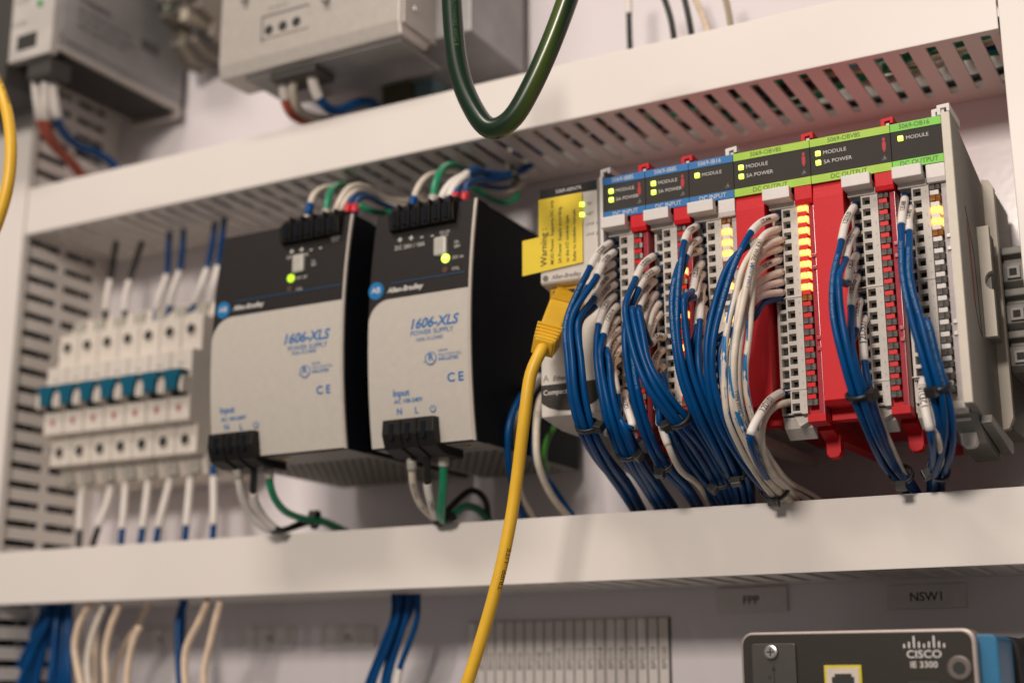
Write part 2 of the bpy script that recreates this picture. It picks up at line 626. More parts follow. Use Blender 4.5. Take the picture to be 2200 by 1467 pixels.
def slot_wall(mb, P, u0, n, pitch, v0, v1, slots, sw, th):
    """strip of n cells along u with rounded slots; P(u, v, w) -> xyz, w = 0..th"""
    hs = sw / 2; K = 8
    bounds = [v0] + [(slots[i][1] + slots[i + 1][0]) / 2 for i in range(len(slots) - 1)] + [v1]
    for c in range(n):
        ua = u0 + c * pitch; ub = ua + pitch; uc = (ua + ub) / 2
        for si, (a, b) in enumerate(slots):
            V0, V1 = bounds[si], bounds[si + 1]
            inn = []; out = []
            for half, vc, vo in ((0, b - hs, V1), (1, a + hs, V0)):
                for i in range(K + 1):
                    an = math.pi * (half + i / K)
                    cs, sn = math.cos(an), math.sin(an)
                    m_ = max(abs(cs), abs(sn))
                    inn.append((uc + hs * cs, vc + hs * sn))
                    out.append((uc + (pitch / 2) * cs / m_, vc + abs(vo - vc) * sn / m_))
            k = len(inn); base = len(mb.v)
            for w_ in (0, th):
                for q in inn: mb.v.append(P(q[0], q[1], w_))
                for q in out: mb.v.append(P(q[0], q[1], w_))
            for i in range(k):
                j = (i + 1) % k
                mb.f.append([base + i, base + j, base + k + j, base + k + i])
                mb.f.append([base + 2 * k + i, base + 3 * k + i, base + 3 * k + j, base + 2 * k + j])
                mb.f.append([base + i, base + 2 * k + i, base + 2 * k + j, base + j])
    # closing edges front and back
    ue = u0 + n * pitch
    for vv in (v0, v1):
        mb.quad(P(u0, vv, 0), P(ue, vv, 0), P(ue, vv, th), P(u0, vv, th))


def h_duct(label, x0, x1, z0, z1):
    t = thing('cable_duct', label, 'cable duct', (x0, 0, z0), 'white slotted cable ducts')
    lid = MB().prism([(-81, z0), (-81, z1), (-76, z1), (-76, z1 - 1.2), (-79.4, z1 - 1.2), (-79.4, z0 + 1.2), (-76, z0 + 1.2), (-76, z0)], 'x', x0, x1)
    obj('lid', lid, DUCT, t, bevel=0.45)
    n = int((x1 - x0) / 12.5)
    mb = MB()
    slot_wall(mb, lambda u, v, w_: (u, v, z0 + 1.3 + w_), x1 - n * 12.5 - 1, n, 12.5, -78.5, -0.4, [(-75, -13.5)], 4.7, 1.6)
    obj('slotted_wall', mb, DUCT, t)
    mb = MB()
    slot_wall(mb, lambda u, v, w_: (u, v, z1 - 2.9 + w_), x1 - n * 12.5 - 1, n, 12.5, -78.5, -0.4, [(-75, -13.5)], 4.7, 1.6)
    obj('slotted_wall', mb, DUCT, t)
    obj('back_plate', MB().box(x0, x1, -1.8, -0.3, z0 + 3, z1 - 3), DUCT, t)
    return t


def v_duct(label, x0, x1, z0, z1, side):
    t = thing('cable_duct', label, 'cable duct', (x0, 0, z0), 'white slotted cable ducts')
    lid = MB().prism([(x0, -82), (x1, -82), (x1, -76), (x1 - 1.2, -76), (x1 - 1.2, -80.2), (x0 + 1.2, -80.2), (x0 + 1.2, -76), (x0, -76)], 'z', z0, z1)
    obj('lid', lid, DUCT, t, bevel=0.45)
    n = int((z1 - z0) / 12.5)
    for xs in (x1 - 2.9, x0 + 1.3):
        mb = MB()
        slot_wall(mb, lambda u, v, w_: (xs + w_, v, u), z0 + 1 + side, n, 12.5, -78.5, -0.4, [(-75, -47), (-43, -15)], 4.6, 1.6)
        obj('slotted_wall', mb, DUCT, t)
    obj('back_plate', MB().box(x0 + 3, x1 - 3, -1.8, -0.3, z0, z1), DUCT, t)
    return t


h_duct('upper horizontal white duct with slotted underside above the red modules', -706.3, -83.6, 291.9, 324.4)
h_duct('lower horizontal white duct that the blue bundles drop into', -706.3, 40, 49.8, 82.3)
v_duct('left vertical white duct with rows of dark side slots', -775, -706.9, -110, 620, 4.9)
v_duct('right vertical white duct at the right edge of the picture', -82.8, -20, 84, 620, 0)

# din rails
def rail(label, x0, x1, zc):
    mb = MB().prism([(-1, zc - 13.5), (-1, zc + 13.5), (-6.3, zc + 13.5), (-6.3, zc + 17.5), (-7.5, zc + 17.5), (-7.5, zc + 12.3), (-2.2, zc + 12.3), (-2.2, zc - 12.3), (-7.5, zc - 12.3), (-7.5, zc - 17.5), (-6.3, zc - 17.5), (-6.3, zc - 13.5)], 'x', x0, x1)
    return obj('din_rail', mb, ZINC, label=label, cat='rail', group='metal mounting rails')


rail('metal mounting rail behind the breakers, power supplies and modules', -700, -66, 177)
rail('metal mounting rail behind the grey boxes above the upper duct', -700, -100, 452)

# ------------------------------------------------------------------ circuit breakers
def breaker(i, label):
    x0 = -686.4 + 17.5 * i; x1 = x0 + 16.6; xc = (x0 + x1) / 2
    t = thing('circuit_breaker', label, 'circuit breaker', (x0, -8, 126), 'row of seven circuit breakers')
    prof = [(-8, 127), (-50, 126), (-53, 137), (-62, 137.5), (-62, 155.5), (-70, 156.5), (-70, 200.5), (-62, 201.5), (-62, 224), (-53, 224.5), (-50, 236), (-8, 235)]
    obj('body', MB().prism(prof, 'x', x0, x1), BRK, t, bevel=0.7)
    for z in (215.2, 146.0):
        obj('screw_rim', MB().cyl((xc, -62.9, z), (0, 1, 0), 4.3, 4, 24), BRKG if False else BRK, t, bevel=0.3)
        obj('terminal_screw', MB().cyl((xc, -63.1, z), (0, 1, 0), 3.3, 4, 18), HOLE, t)
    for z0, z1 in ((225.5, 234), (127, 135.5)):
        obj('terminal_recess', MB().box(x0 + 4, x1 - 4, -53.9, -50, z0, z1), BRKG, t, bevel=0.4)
    obj('toggle_slot', MB().box(x0 + 2.4, x1 - 2.4, -70.6, -69, 171, 187), HOLE, t)
    mb = MB().prism([(x0 + 1.0, 186.8), (x1 - 1.0, 186.8), (x1 - 1.6, 183.5), (xc + 4.4, 179.5), (xc + 4.0, 174.2), (xc - 4.0, 174.2), (xc - 4.4, 179.5), (x0 + 1.6, 183.5)], 'y', -78.5, -69)
    obj('toggle', mb, TEAL, t, bevel=0.6)
    obj('toggle_guard', MB().prism([(x0 + 0.1 , 172.5), (x0 + 2.2, 172.5), (x0 + 2.6, 177), (x0 + 1.6, 180.5), (x0 + 0.1, 183.2)], 'y', -77.5, -69), BRK, t, bevel=0.5)
    obj('toggle_guard', MB().prism([(x1 - 0.1 , 172.5), (x1 - 2.2, 172.5), (x1 - 2.6, 177), (x1 - 1.6, 180.5), (x1 - 0.1, 183.2)], 'y', -77.5, -69), BRK, t, bevel=0.5)
    obj('indicator_window', MB().box(xc - 1.4, xc + 1.4, -70.5, -69.6, 162.5, 166), mat('breaker_mark_red', (0.42, 0.12, 0.12), 0.5), t)
    lettering([('16A', (xc, -70.15, 191), 2.0, {'align': 'c'}), ('1', (xc, -70.15, 196.5), 1.6, {'align': 'c'})], INKD, t)


names = ['leftmost', 'second from left', 'third from left', 'middle', 'third from right', 'second from right', 'rightmost']
for i, nm in enumerate(names):
    breaker(i, nm + ' of the seven white circuit breakers with teal toggles')

t = thing('end_bracket', 'grey rail bracket between the breakers and the first power supply', 'bracket', (-562, -7, 130))
obj('body', MB().prism([(-7, 132), (-46, 134), (-46, 222), (-7, 226)], 'x', -562, -553), mat('bracket_grey', (0.30, 0.28, 0.27), 0.5), t, bevel=0.6)
obj('screw', MB().cyl((-557.5, -47, 196), (0, 1, 0), 2.4, 2, 16), HOLE, t)

# ------------------------------------------------------------------ power supplies
def psu(label, x0, x1, z0, z1, yf, lcorner, data):
    t = thing('power_supply', label, 'power supply', (x0, -8, z0), 'grey and black power supplies')
    zc = (z0 + z1) / 2; hz = (z1 - z0) / 2

    def fy(z, e=0.0):
        return yf - 6.0 * (1 - min(1, ((z - zc) / hz) ** 2)) - e

    def surf(q, e=0.42):
        return Vector((q.x, fy(q.z, e), q.z))
    N = 24
    zs = [z0 + (z1 - z0) * i / N for i in range(N + 1)]
    prof = [(fy(z), z) for z in zs] + [(-100, z1), (-100, z0)]
    obj('front_cover', MB().prism(prof, 'x', x0 + 0.4, x1 - 1.3), PBLK, t)
    obj('front_edge', MB().prism([(fy(z, 0.35), z) for z in zs] + [(fy(z, -1.0), z) for z in zs[::-1]], 'x', x1 - 1.3, x1 + 0.1), PEDG, t)
    obj('side_cover', MB().prism([(fy(z, -1.05), z) for z in zs] + [(-112, z1), (-112, z0)], 'x', x1 - 1.3, x1), PSID, t)
    obj('housing', MB().box(x0 + 1.0, x1 - 0.35, -112, -8, z0 + 0.6, z1 - 0.4), PSID, t)
    # vented base plate
    mb = MB().box(x0 + 1, x1 - 0.8, yf + 3, -12, z0 - 0.2, z0 + 0.6)
    obj('base_plate', mb, mat('psu_base_grey', (0.27, 0.25, 0.225), 0.5, bump=0.3, bscale=700), t)
    vent = MB()
    y = yf + 30
    while y < -16:
        x = x0 + 5 + (2.5 if int(y / 4) % 2 else 0)
        while x < x1 - 6:
            vent.box(x, x + 3, y, y + 2, z0 - 0.35, z0 + 0.2)
            x += 5
        y += 4
    obj('vent_slots', vent, mat('vent_dark', (0.09, 0.085, 0.075), 0.6), t, kind='stuff')
    # light grey face with a rounded upper corner
    zb = data['split']; R = lcorner
    g = MB(); nx = 30
    xs = [x0 + 0.6 + R * (1 - math.cos(math.pi / 2 * i / 12)) for i in range(13)]
    xs += [x0 + 0.6 + R + (x1 - 1.4 - x0 - 0.6 - R) * i / 6 for i in range(1, 7)]
    cols = []
    for x in xs:
        d = x - (x0 + 0.6)
        zt = zb if d >= R else zb - R + math.sqrt(max(0, R * R - (R - d) ** 2))
        cols.append([(x, fy(z0 + 0.4 + (zt - z0 - 0.4) * k / 14, 0.3), z0 + 0.4 + (zt - z0 - 0.4) * k / 14) for k in range(15)])
    for i, c in enumerate(cols):
        g.v += c
        if i:
            for k in range(14):
                a = (i - 1) * 15 + k
                g.f.append([a, a + 15, a + 16, a + 1])
    g.smooth = True
    obj('grey_face', g, PGRY, t)
    # thin blue line
    lb = MB()
    xa, xb = data['line']
    zl = zb + 8.2
    lb.quad(surf(Vector((xa, 0, zl))), surf(Vector((xb, 0, zl))), surf(Vector((xb, 0, zl + .4))), surf(Vector((xa, 0, zl + .4))))
    obj('blue_line', lb, mat('line_dark_blue', (0.01, 0.07, 0.18), 0.5), t)

    def S(px, py):
        return at(px, py, yf - 5)
    L = []
    for txt, px, py, size, kw in data['blue']:
        L.append((txt, S(px, py), size, dict(kw, surf=surf)))
    lettering(L, INKB, t)
    lettering([(a, S(px, py), s_, dict(kw, surf=surf)) for a, px, py, s_, kw in data['white']], INKW, t)
    # round blue badge
    bx, bz = S(*data['badge'])[0], S(*data['badge'])[2]
    obj('badge', MB().cyl((bx, fy(bz) - 0.5, bz), (0, 1, 0), 4.6, 0.6, 32), mat('badge_blue', (0.01, 0.17, 0.42), 0.4), t)
    lettering([('AB', (bx, fy(bz) - 0.62, bz - 1.2), 3.0, {'align': 'c', 'bold': True})], INKW, t)
    # symbols: UL ring, earth ring
    for (px, py, rr) in data['rings']:
        c = S(px, py)
        rg = MB().tube([Vector((c.x + rr * math.cos(a), fy(c.z, 0.35), c.z + rr * math.sin(a))) for a in [2 * math.pi * i / 28 for i in range(29)]], 0.28, 6)
        obj('ring_mark', rg, INKB, t)
    # dip window and lamps
    c = S(*data['window'])
    wb = MB().box(c.x - 3.7, c.x + 3.7, fy(c.z) - 2.2, fy(c.z) + 1, c.z - 5, c.z + 5)
    obj('voltage_cover', wb, mat('cover_pale', (0.46, 0.45, 0.40), 0.35), t, bevel=1.2)
    c = S(*data['led'])
    obj('status_led', MB().cyl((c.x, fy(c.z) - 0.9, c.z), (0, 1, 0), 2.25, 1.2, 24), data['ledmat'], t, bevel=0.3)
    c = S(*data['led2'])
    obj('status_led', MB().cyl((c.x, fy(c.z) - 0.5, c.z), (0, 1, 0), 1.6, 1, 16), mat('lamp_off_brown', (0.09, 0.045, 0.03), 0.4), t)
    # terminals: top
    n, xa, xb, za, zt = data['top']
    tb = thing_part('terminal_block', t)
    obj('block', MB().prism([(yf - 1.5, za), (yf - 5.5, za + 1), (yf - 6.5, zt - 4), (yf - 2, zt + 1.2), (yf + 16, zt + 1.2), (yf + 16, za)], 'x', xa, xb), TBLK, tb, bevel=0.5)
    p = (xb - xa - 2) / n
    for i in range(n):
        obj('slot', MB().box(xa + 1 + p * (i + 0.28), xa + 1 + p * (i + 0.72), yf - 7.0, yf - 3, za + 2.5, zt - 3), PSID, tb)
        obj('rib', MB().box(xa + 1 + p * (i + 0.9), xa + 1 + p * (i + 1.05), yf - 7.8, yf - 2, za + 1.5, zt), TBLK, tb)
    n, xa, xb, za, zt = data['bottom']
    tb = thing_part('terminal_block', t)
    obj('block', MB().prism([(yf + 2, zt), (yf - 7.5, zt - 0.5), (yf - 8, zt - 8), (yf - 5, zt - 15), (yf + 4, za), (yf + 22, za), (yf + 22, z0 + 2), (yf + 2, z0 + 4)], 'x', xa, xb), TBLK, tb, bevel=0.5)
    p = (xb - xa - 2) / n
    for i in range(n):
        obj('slot', MB().box(xa + 1 + p * (i + 0.36), xa + 1 + p * (i + 0.62), yf - 8.3, yf - 5, zt - 11, zt - 3), PSID, tb)
        if i:
            obj('rib', MB().prism([(yf - 8.6, zt - 1), (yf - 8.6, zt - 9), (yf - 5, zt - 16), (yf + 4, za - 1), (yf + 10, za), (yf, zt - 8)], 'x', xa + 1 + p * (i - 0.05), xa + 1 + p * (i + 0.1)), TBLK, tb)
    obj('screw', MB().cyl((xb + 9, yf + 9, z0 - 0.9), (0, 0, 1), 2.4, 1.2, 14), BRASS, t)
    return t


def thing_part(name, parent):
    o = bpy.data.objects.new(name, None)
    col.objects.link(o); o.parent = parent
    return o


psu('left power supply, the wider one standing next to the breakers', -492.5, -405.5, 117.0, 241.5, -130, 13,
    {'split': 193.5, 'line': (-478, -408),
     'blue': [('1606-XLS', 712, 727, 5.2, {'align': 'r', 'bold': 0.028, 'shear': 0.25}),
              ('POWER SUPPLY', 706, 744, 2.5, {'align': 'r', 'bold': 0.01}), ('1606-XLS480E', 683, 757, 1.9, {'align': 'r', 'shear': 0.2}),
              ('R', 657, 802, 3.6, {'align': 'c', 'bold': 0.028}), ('c', 645, 807, 1.6, {'align': 'c'}),
              ('18WM', 672, 785, 1.4, {}), ('IND.CONT.EQ.', 672, 793, 1.4, {}), ('IND.LISTED', 672, 802, 1.5, {'bold': 0.028}),
              ('C E', 694, 845, 4.2, {'align': 'c', 'bold': 0.028}),
              ('Input', 471, 888, 3.3, {'bold': 0.028}), ('AC 100-240V', 471, 905, 2.1, {'bold': 0.028}),
              ('N', 482, 922, 3.1, {'align': 'c', 'bold': 0.028}), ('L', 513, 921, 3.1, {'align': 'c', 'bold': 0.028}), ('+', 545, 914, 2.0, {'align': 'c'})],
     'white': [('+', 622, 545, 3.4, {'align': 'c', 'bold': 0.028}), ('+', 643, 541, 3.4, {'align': 'c', 'bold': 0.028}), ('-', 664, 539, 3.4, {'align': 'c', 'bold': 0.028}), ('-', 684, 535, 3.4, {'align': 'c', 'bold': 0.028}),
               ('DC 24V / 20A', 613, 556, 1.9, {'sx': 0.9}), ('24-', 667, 563, 1.5, {}), ('28V', 667, 571, 1.5, {}), ('DC OK', 638, 600, 1.5, {}), ('OVL', 638, 625, 1.5, {}),
               ('DC-OK', 706, 510, 1.3, {}), ('13 14', 708, 517, 1.4, {}),
               ('Allen-Bradley', 503, 668, 2.6, {'bold': 0.028, 'shear': 0.2})],
     'badge': (482, 667), 'rings': [(657, 798, 3.1), (545, 911, 1.6)], 'window': (641, 566), 'led': (625, 598), 'led2': (623, 621), 'ledmat': LEDG2,
     'top': (5, -449, -411, 229.5, 243), 'bottom': (3, -490, -460, 112.5, 130.5)})
psu('right power supply, the narrower one just left of the yellow cable', -395.2, -334.3, 116.2, 240.2, -123, 12,
    {'split': 192.0, 'line': (-382, -338),
     'blue': [('1606-XLS', 989, 694, 5.0, {'align': 'r', 'bold': 0.028, 'shear': 0.25}),
              ('POWER SUPPLY', 977, 711, 2.5, {'align': 'r', 'bold': 0.01}), ('1606-XLS240E', 955, 727, 1.9, {'align': 'r', 'shear': 0.2}),
              ('R', 928, 775, 3.6, {'align': 'c', 'bold': 0.028}), ('c', 913, 781, 1.6, {'align': 'c'}),
              ('18WM', 944, 757, 1.4, {}), ('IND.CONT.EQ.', 944, 766, 1.4, {}), ('IND.LISTED', 944, 775, 1.6, {'bold': 0.028}),
              ('C E', 978, 818, 4.4, {'align': 'c', 'bold': 0.028}),
              ('Input', 843, 852, 3.3, {'bold': 0.028}), ('AC 100-240V', 844, 867, 2.1, {'bold': 0.028}),
              ('N', 854, 889, 3.1, {'align': 'c', 'bold': 0.028}), ('L', 891, 886, 3.1, {'align': 'c', 'bold': 0.028}), ('+', 926, 879, 2.0, {'align': 'c'})],
     'white': [('+', 855, 520, 3.4, {'align': 'c', 'bold': 0.028}), ('+', 879, 516, 3.4, {'align': 'c', 'bold': 0.028}), ('-', 902, 512, 3.4, {'align': 'c', 'bold': 0.028}), ('-', 925, 509, 3.4, {'align': 'c', 'bold': 0.028}),
               ('DC 24V / 10A', 846, 537, 2.3, {'sx': 0.95}), ('24-', 974, 522, 1.6, {}), ('28V', 974, 532, 1.6, {}), ('DC ok', 973, 556, 1.6, {}), ('OVL', 972, 581, 1.6, {}),
               ('DC-OK', 941, 500, 1.3, {}), ('13 14', 944, 507, 1.4, {}),
               ('Allen-Bradley', 834, 631, 2.7, {'bold': 0.028, 'shear': 0.2})],
     'badge': (810, 626), 'rings': [(927, 770, 3.1), (926, 876, 1.6)], 'window': (946, 529), 'led': (957, 555), 'led2': (957, 580), 'ledmat': LEDG,
     'top': (6, -384, -345, 228.0, 241.5), 'bottom': (3, -384, -354, 111.5, 129.5)})

# ------------------------------------------------------------------ communication adapter
YF = -122.0
t = thing('network_adapter', 'grey network adapter with a yellow warning sticker and plugged yellow cable', 'network adapter', (-299, -8, 120))
obj('housing', MB().prism([(-8, 121), (-100, 121), (YF, 124), (YF, 166), (YF + 9, 174), (YF + 10, 188), (YF + 1, 189.5), (YF, 190.5), (YF, 238), (-8, 238)], 'x', -299, -268), GREY, t, bevel=0.7)
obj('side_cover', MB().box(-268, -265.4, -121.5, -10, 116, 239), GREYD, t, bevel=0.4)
obj('top_band', MB().box(-298.8, -268.2, YF - 0.5, YF + 1, 233.6, 238.1), PBLK, t)
obj('bottom_band', MB().prism([(-298.8, 139.5), (-268.2, 139.5), (-268.2, 131), (-272, 128.6), (-278, 127), (-284, 126.4), (-290, 127), (-295, 128.6), (-298.8, 131)], 'y', YF - 0.4, YF + 1), CHAR, t)
prt = obj('network_port', MB().box(-296.5, -280, YF + 5, YF + 12, 174.5, 188.4), YELB, t, bevel=0.5)
obj('port_opening', MB().box(-294.5, -283.0, YF + 4.7, YF + 8, 176, 187), HOLE, prt)
stk = MB().prism([(-299.4, 237.2 - 4.2), (-275.6, 233.0), (-275.6, 197.5), (-308.5, 195.2), (-308.5, 213.2), (-299.4, 213.8)], 'y', YF - 1.0, YF - 0.75)
so = obj('warning_sticker', stk, STK, t)
rt = dict(right=(0, 0, 1), up=(-1, 0, 0))
ry = YF - 1.05
lettering([('Warning :', (-295.0, ry, 198.3), 3.4, dict(rt, bold=True)), ('MOD Power  Supports DC only', (-291.2, ry, 198.8), 1.75, dict(rt, bold=True)),
           ('SA Power  Supply according', (-287.0, ry, 198.8), 1.75, dict(rt, bold=True)), ('to the I/O module type.', (-283.0, ry, 198.8), 1.75, dict(rt, bold=True)),
           ('Refer to modules manuals', (-279.2, ry, 198.8), 1.75, dict(rt, bold=True))], INK, so)
lettering([('5069-AENTR', (-283, YF - 0.56, 235.0), 1.8, {'align': 'c'}), ('Compact 5000', (-297.6, YF - 0.46, 134.6), 2.4, {'bold': True})], INKW, t)
lettering([('OK', (-273.8, YF - 0.1, 226.2), 1.5, {}), ('NET', (-273.8, YF - 0.1, 221.0), 1.5, {}), ('LINK 1', (-274.0, YF - 0.1, 215.8), 1.5, {}), ('LINK 2', (-274.0, YF - 0.1, 210.6), 1.5, {}),
           ('Allen-Bradley', (-293.0, YF - 0.1, 191.5), 2.2, {'bold': True, 'shear': 0.2, 'sx': 0.92}), ('EtherNet/IP', (-292.6, YF - 0.1, 141.3), 2.4, {'bold': True, 'shear': 0.2}),
           ('A', (-297.9, YF - 0.1, 141.3), 3.2, {})], INKD, t)
obj('logo_disc', MB().cyl((-296.2, YF - 0.2, 192.5), (0, 1, 0), 1.5, 0.5, 20), INKD, t)
for z in (226.8, 221.6):
    obj('status_led', MB().box(-277.0, -274.8, YF - 1.35, YF, z - 1.1, z + 1.1), LEDG, t, bevel=0.35)
obj('mounting_foot', MB().prism([(-8, 121), (-90, 121), (-80, 113), (-60, 107), (-8, 109)], 'x', -292, -272), GREYD, t, bevel=0.5)

# ------------------------------------------------------------------ input / output modules
ROW0, ROWP = 206.6, 5.21


def cell_ring(w_, h_, hw, hh, dep, dx=0.0):
    mb = MB()
    o = [(-w_ / 2, -h_ / 2), (w_ / 2, -h_ / 2), (w_ / 2, h_ / 2), (-w_ / 2, h_ / 2)]
    i = [(-hw / 2 + dx, -hh / 2), (hw / 2 + dx, -hh / 2), (hw / 2 + dx, hh / 2), (-hw / 2 + dx, hh / 2)]
    for p in o: mb.v.append((p[0], 0, p[1]))
    for p in i: mb.v.append((p[0], 0, p[1]))
    for p in i: mb.v.append((p[0] * 0.8, dep, p[1] * 0.8))
    for p in o: mb.v.append((p[0], dep, p[1]))
    for a in range(4):
        b = (a + 1) % 4
        mb.f.append([a, b, 4 + b, 4 + a]); mb.f.append([4 + a, 4 + b, 8 + b, 8 + a]); mb.f.append([a, 12 + a, 12 + b, b])
    return mb


def io_module(label, x0, wd, style, name, kind, two, lit, hook, red_hook, tri=True):
    """style 'blue', 'lime', 'green'"""
    red = name.endswith('S')
    xb = x0 + wd - 22; x1 = x0 + wd - 0.12; x0 = x0 + 0.12
    t = thing('io_module', label, 'control module', (x0, -8, 112), 'row of input and output modules')
    body = RED if red else GREY
    band = {'blue': BLUEB, 'lime': LIME, 'green': GRN2}[style]
    ink = INKW if style == 'blue' else INKG
    obj('housing', MB().prism([(-8, 118), (-95, 118), (-104, 112), (-111, 112), (-111, 236.5), (-8, 236.5)], 'x', x0 + 0.1, x1 - 0.1), body, t, bevel=0.3)
    pn = obj('label_panel', MB().box(x0, x1, YF, -109, 217.4, 238.1), CHAR, t, bevel=0.12)
    b1 = obj('label_band', MB().box(x0 + 0.02, x1 - 0.02, YF - 0.25, YF + 1, 234.6, 238.2), band, t)
    b2 = obj('label_band', MB().box(x0 + 0.02, x1 - 0.02, YF - 0.25, YF + 1, 217.3, 221.0), band, t)
    sx = 0.96
    lettering([(name, (x0 + wd * (0.43 if wd > 30 else 0.47), YF - 0.32, 235.5), 2.05, {'align': 'c', 'sx': sx})], ink, b1)
    lettering([(kind, (x0 + wd * (0.47 if wd > 30 else 0.52), YF - 0.32, 218.3), 2.1, {'align': 'c', 'sx': sx})], ink, b2)
    lx = x0 + 4.2 if wd < 30 else x0 + 3.6
    tx = lx + 2.4
    rows = [('MODULE', 231.0)] + ([('SA POWER', 226.6)] if two else [])
    lettering([(s, (tx, YF - 0.06, z - 0.8), 1.62 if wd < 30 else 1.75, {'sx': 1.04}) for s, z in rows], INKW, pn)
    for s, z in rows:
        shared('status_led', 'led', lambda: MB().box(-1.15, 1.15, -0.9, 0.4, -1.15, 1.15), LEDG, (lx, YF, z), t, bevel=0.35)
    if red:
        mb = MB()
        xx = x1 - 3.0 if wd < 30 else x1 - 2.9
        mb.box(xx - 0.35, xx + 0.35, YF - 0.06, YF + .2, 226.5, 233)
        mb.box(xx - 0.8, xx + 0.8, YF - 0.08, YF + .2, 228.0, 230.8)
        mb.prism([(xx - 0.9, 228), (xx + 0.9, 228), (xx, 226.0)], 'y', YF - 0.1, YF + .2)
        mb.box(xx - 0.65, xx + 0.65, YF - 0.09, YF + .2, 231.6, 232.6)
        obj('red_emblem', mb, INKR, pn)
    if tri:
        cx = x1 - 2.8; cz = 222.6
        mb = MB().tube([Vector((cx - 1.35, YF - 0.05, cz)), Vector((cx + 1.35, YF - 0.05, cz)), Vector((cx, YF - 0.05, cz + 2.3)), Vector((cx - 1.35, YF - 0.05, cz))], 0.11, 4)
        obj('warning_triangle', mb, INKF, pn)
        lettering([('A', (cx, YF - 0.06, cz + 0.3), 1.2, {'align': 'c'})], INKF, pn)
    if wd > 30:
        obj('red_block', MB().prism([(-111, 117), (-119, 117), (YF, 119), (YF, 210.5), (YF + 1.4, 217.2), (-111, 217.2)], 'x', x0, xb - 0.3), RED, t, bevel=0.35)
        for z in (150, 190):
            pass
    # terminal block
    tb = thing_part('terminal_block', t)
    zt = 212.6; zb = ROW0 - ROWP * 17 - 3.1
    obj('carrier', MB().prism([(-104, zt), (-112.6, zt), (-112.6, zb - 1), (-111, zb - 5), (-104, zb - 9)], 'x', xb + 0.9, xb + 13.6), SOCK, tb, bevel=0.2)
    obj('foot', MB().prism([(xb + 6.5, zb), (xb + 13.8, zb), (xb + 13.8, zb - 2.5), (xb + 9, zb - 5)], 'y', -115, -104), SOCK, tb)
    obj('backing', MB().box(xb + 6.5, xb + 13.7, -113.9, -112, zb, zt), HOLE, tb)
    for k in range(18):
        z = ROW0 - ROWP * k
        pt = bpy.data.objects.new
        shared('release_hole', 'rel', lambda: cell_ring(4.6, 5.17, 3.35, 3.4, 3.6), SOCK, (xb + 8.75, -118.3, z), tb)
        shared('wire_socket', 'ent', lambda: cell_ring(5.3, 5.17, 3.5, 3.7, 2.6, 0.2), SOCK, (xb + 3.9, -115.2, z), tb)
    obj('number_strip', MB().box(xb + 11.05, xb + 13.75, -118.35, -113, zb, zt - 3.2), SOCK, tb)
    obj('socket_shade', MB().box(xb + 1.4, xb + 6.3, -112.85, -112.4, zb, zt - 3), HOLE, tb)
    for k in (7.5, 15.5):
        z = ROW0 - ROWP * k
        obj('parting_rib', MB().box(xb + 1.2, xb + 13.8, -118.75, -116, z - 0.22, z + 0.22), GREY, tb)
    lettering([(str(k % 10), (xb + 12.5, -118.4, ROW0 - ROWP * k - 0.6), 1.2, {'align': 'c'}) for k in range(18)], INKF, tb)
    # clip
    obj('release_clip', MB().prism([(-126.5, 211.6), (-126.5, 217.0), (-122.4, 217.2), (-122.4, 215), (-113, 214.5), (-113, 211.8), (-122.5, 211.4)], 'x', xb + 0.3, xb + 12.9), CLIP, t, bevel=0.45)
    obj('clip_under_bar', MB().box(xb + 0.9, xb + 13.2, -119.0, -112, 209.2, 212.2), SOCK, t, bevel=0.2)  # socket-grey bar below the clip
    # lens block, indicator column, door
    obj('door_head', MB().prism([(-111, 209.0), (YF + 0.6, 209.0), (YF - 0.2, 211), (YF - 0.1, 217.1), (-111, 217.1)], 'x', xb + 13.9, x1), RED if red else CLIP, t, bevel=0.35)
    obj('indicator_back', MB().box(xb + 13.9, xb + 19.3, -115.0, -110.5, zb - 1, 209), RED if red else GREY, t)
    div = REDD if red else CLIP
    for k in range(18):
        z = ROW0 + 1.3 - ROWP * k
        st = lit[k] if k < len(lit) else 0
        m_ = AMBER if st == 1 else (LENSA if st == 2 else LENS)
        shared('indicator_lens', 'lens%d' % (0), lambda: MB().prism([(-2.3, -119.3), (-0.2, -119.6), (0.3, -118.7), (0.9, -119.5), (2.0, -119.2), (2.5, -116.5), (2.5, -114), (-2.3, -114)], 'z', -1.28, 1.28), m_, (xb + 16.5, 0, z), t)
        if k < 17:
            shared('divider', 'div', lambda: MB().box(-2.1, 1.7, -119.0, -114.5, -1.05, 1.05), div, (xb + 16.3, 0, z - ROWP / 2), t, bevel=0.18)
    dz = [(zb - 1.0, 150.0), (150.6, 166.0), (166.6, 185.0), (185.6, 209.2)]
    dr = REDT if red else CLEAR
    obj('door_strip', MB().prism([(xb + 19.2, -119.2), (xb + 21.5, -119.4), (x1, -118.6), (x1, -111), (xb + 19.2, -111)], 'z', zb - 1.0, 208.7), dr, t, bevel=0.15)
    for z in (178.5, 184.0, 141.5, 146.5):
        obj('door_catch', MB().box(x1 - 2.0, x1 - 0.1, -120.3, -117, z, z + 1.6), dr, t, bevel=0.2)
    obj('door_foot', MB().prism([(-111, zb - 0.9), (-119.6, zb - 0.9), (-119.4, zb - 4.2), (-111, zb - 5)], 'x', xb + 13.9, x1), RED if red else GREY, t, bevel=0.25)
    # lower hook that clips over the rail
    hx = xb + 14.6
    obj('lower_arm', MB().prism([(-104, zb - 3), (-106, zb - 6), (-98, zb - 9), (-8, zb - 6), (-8, zb - 2)], 'x', hx, x1 - 0.6), body, t, bevel=0.3)
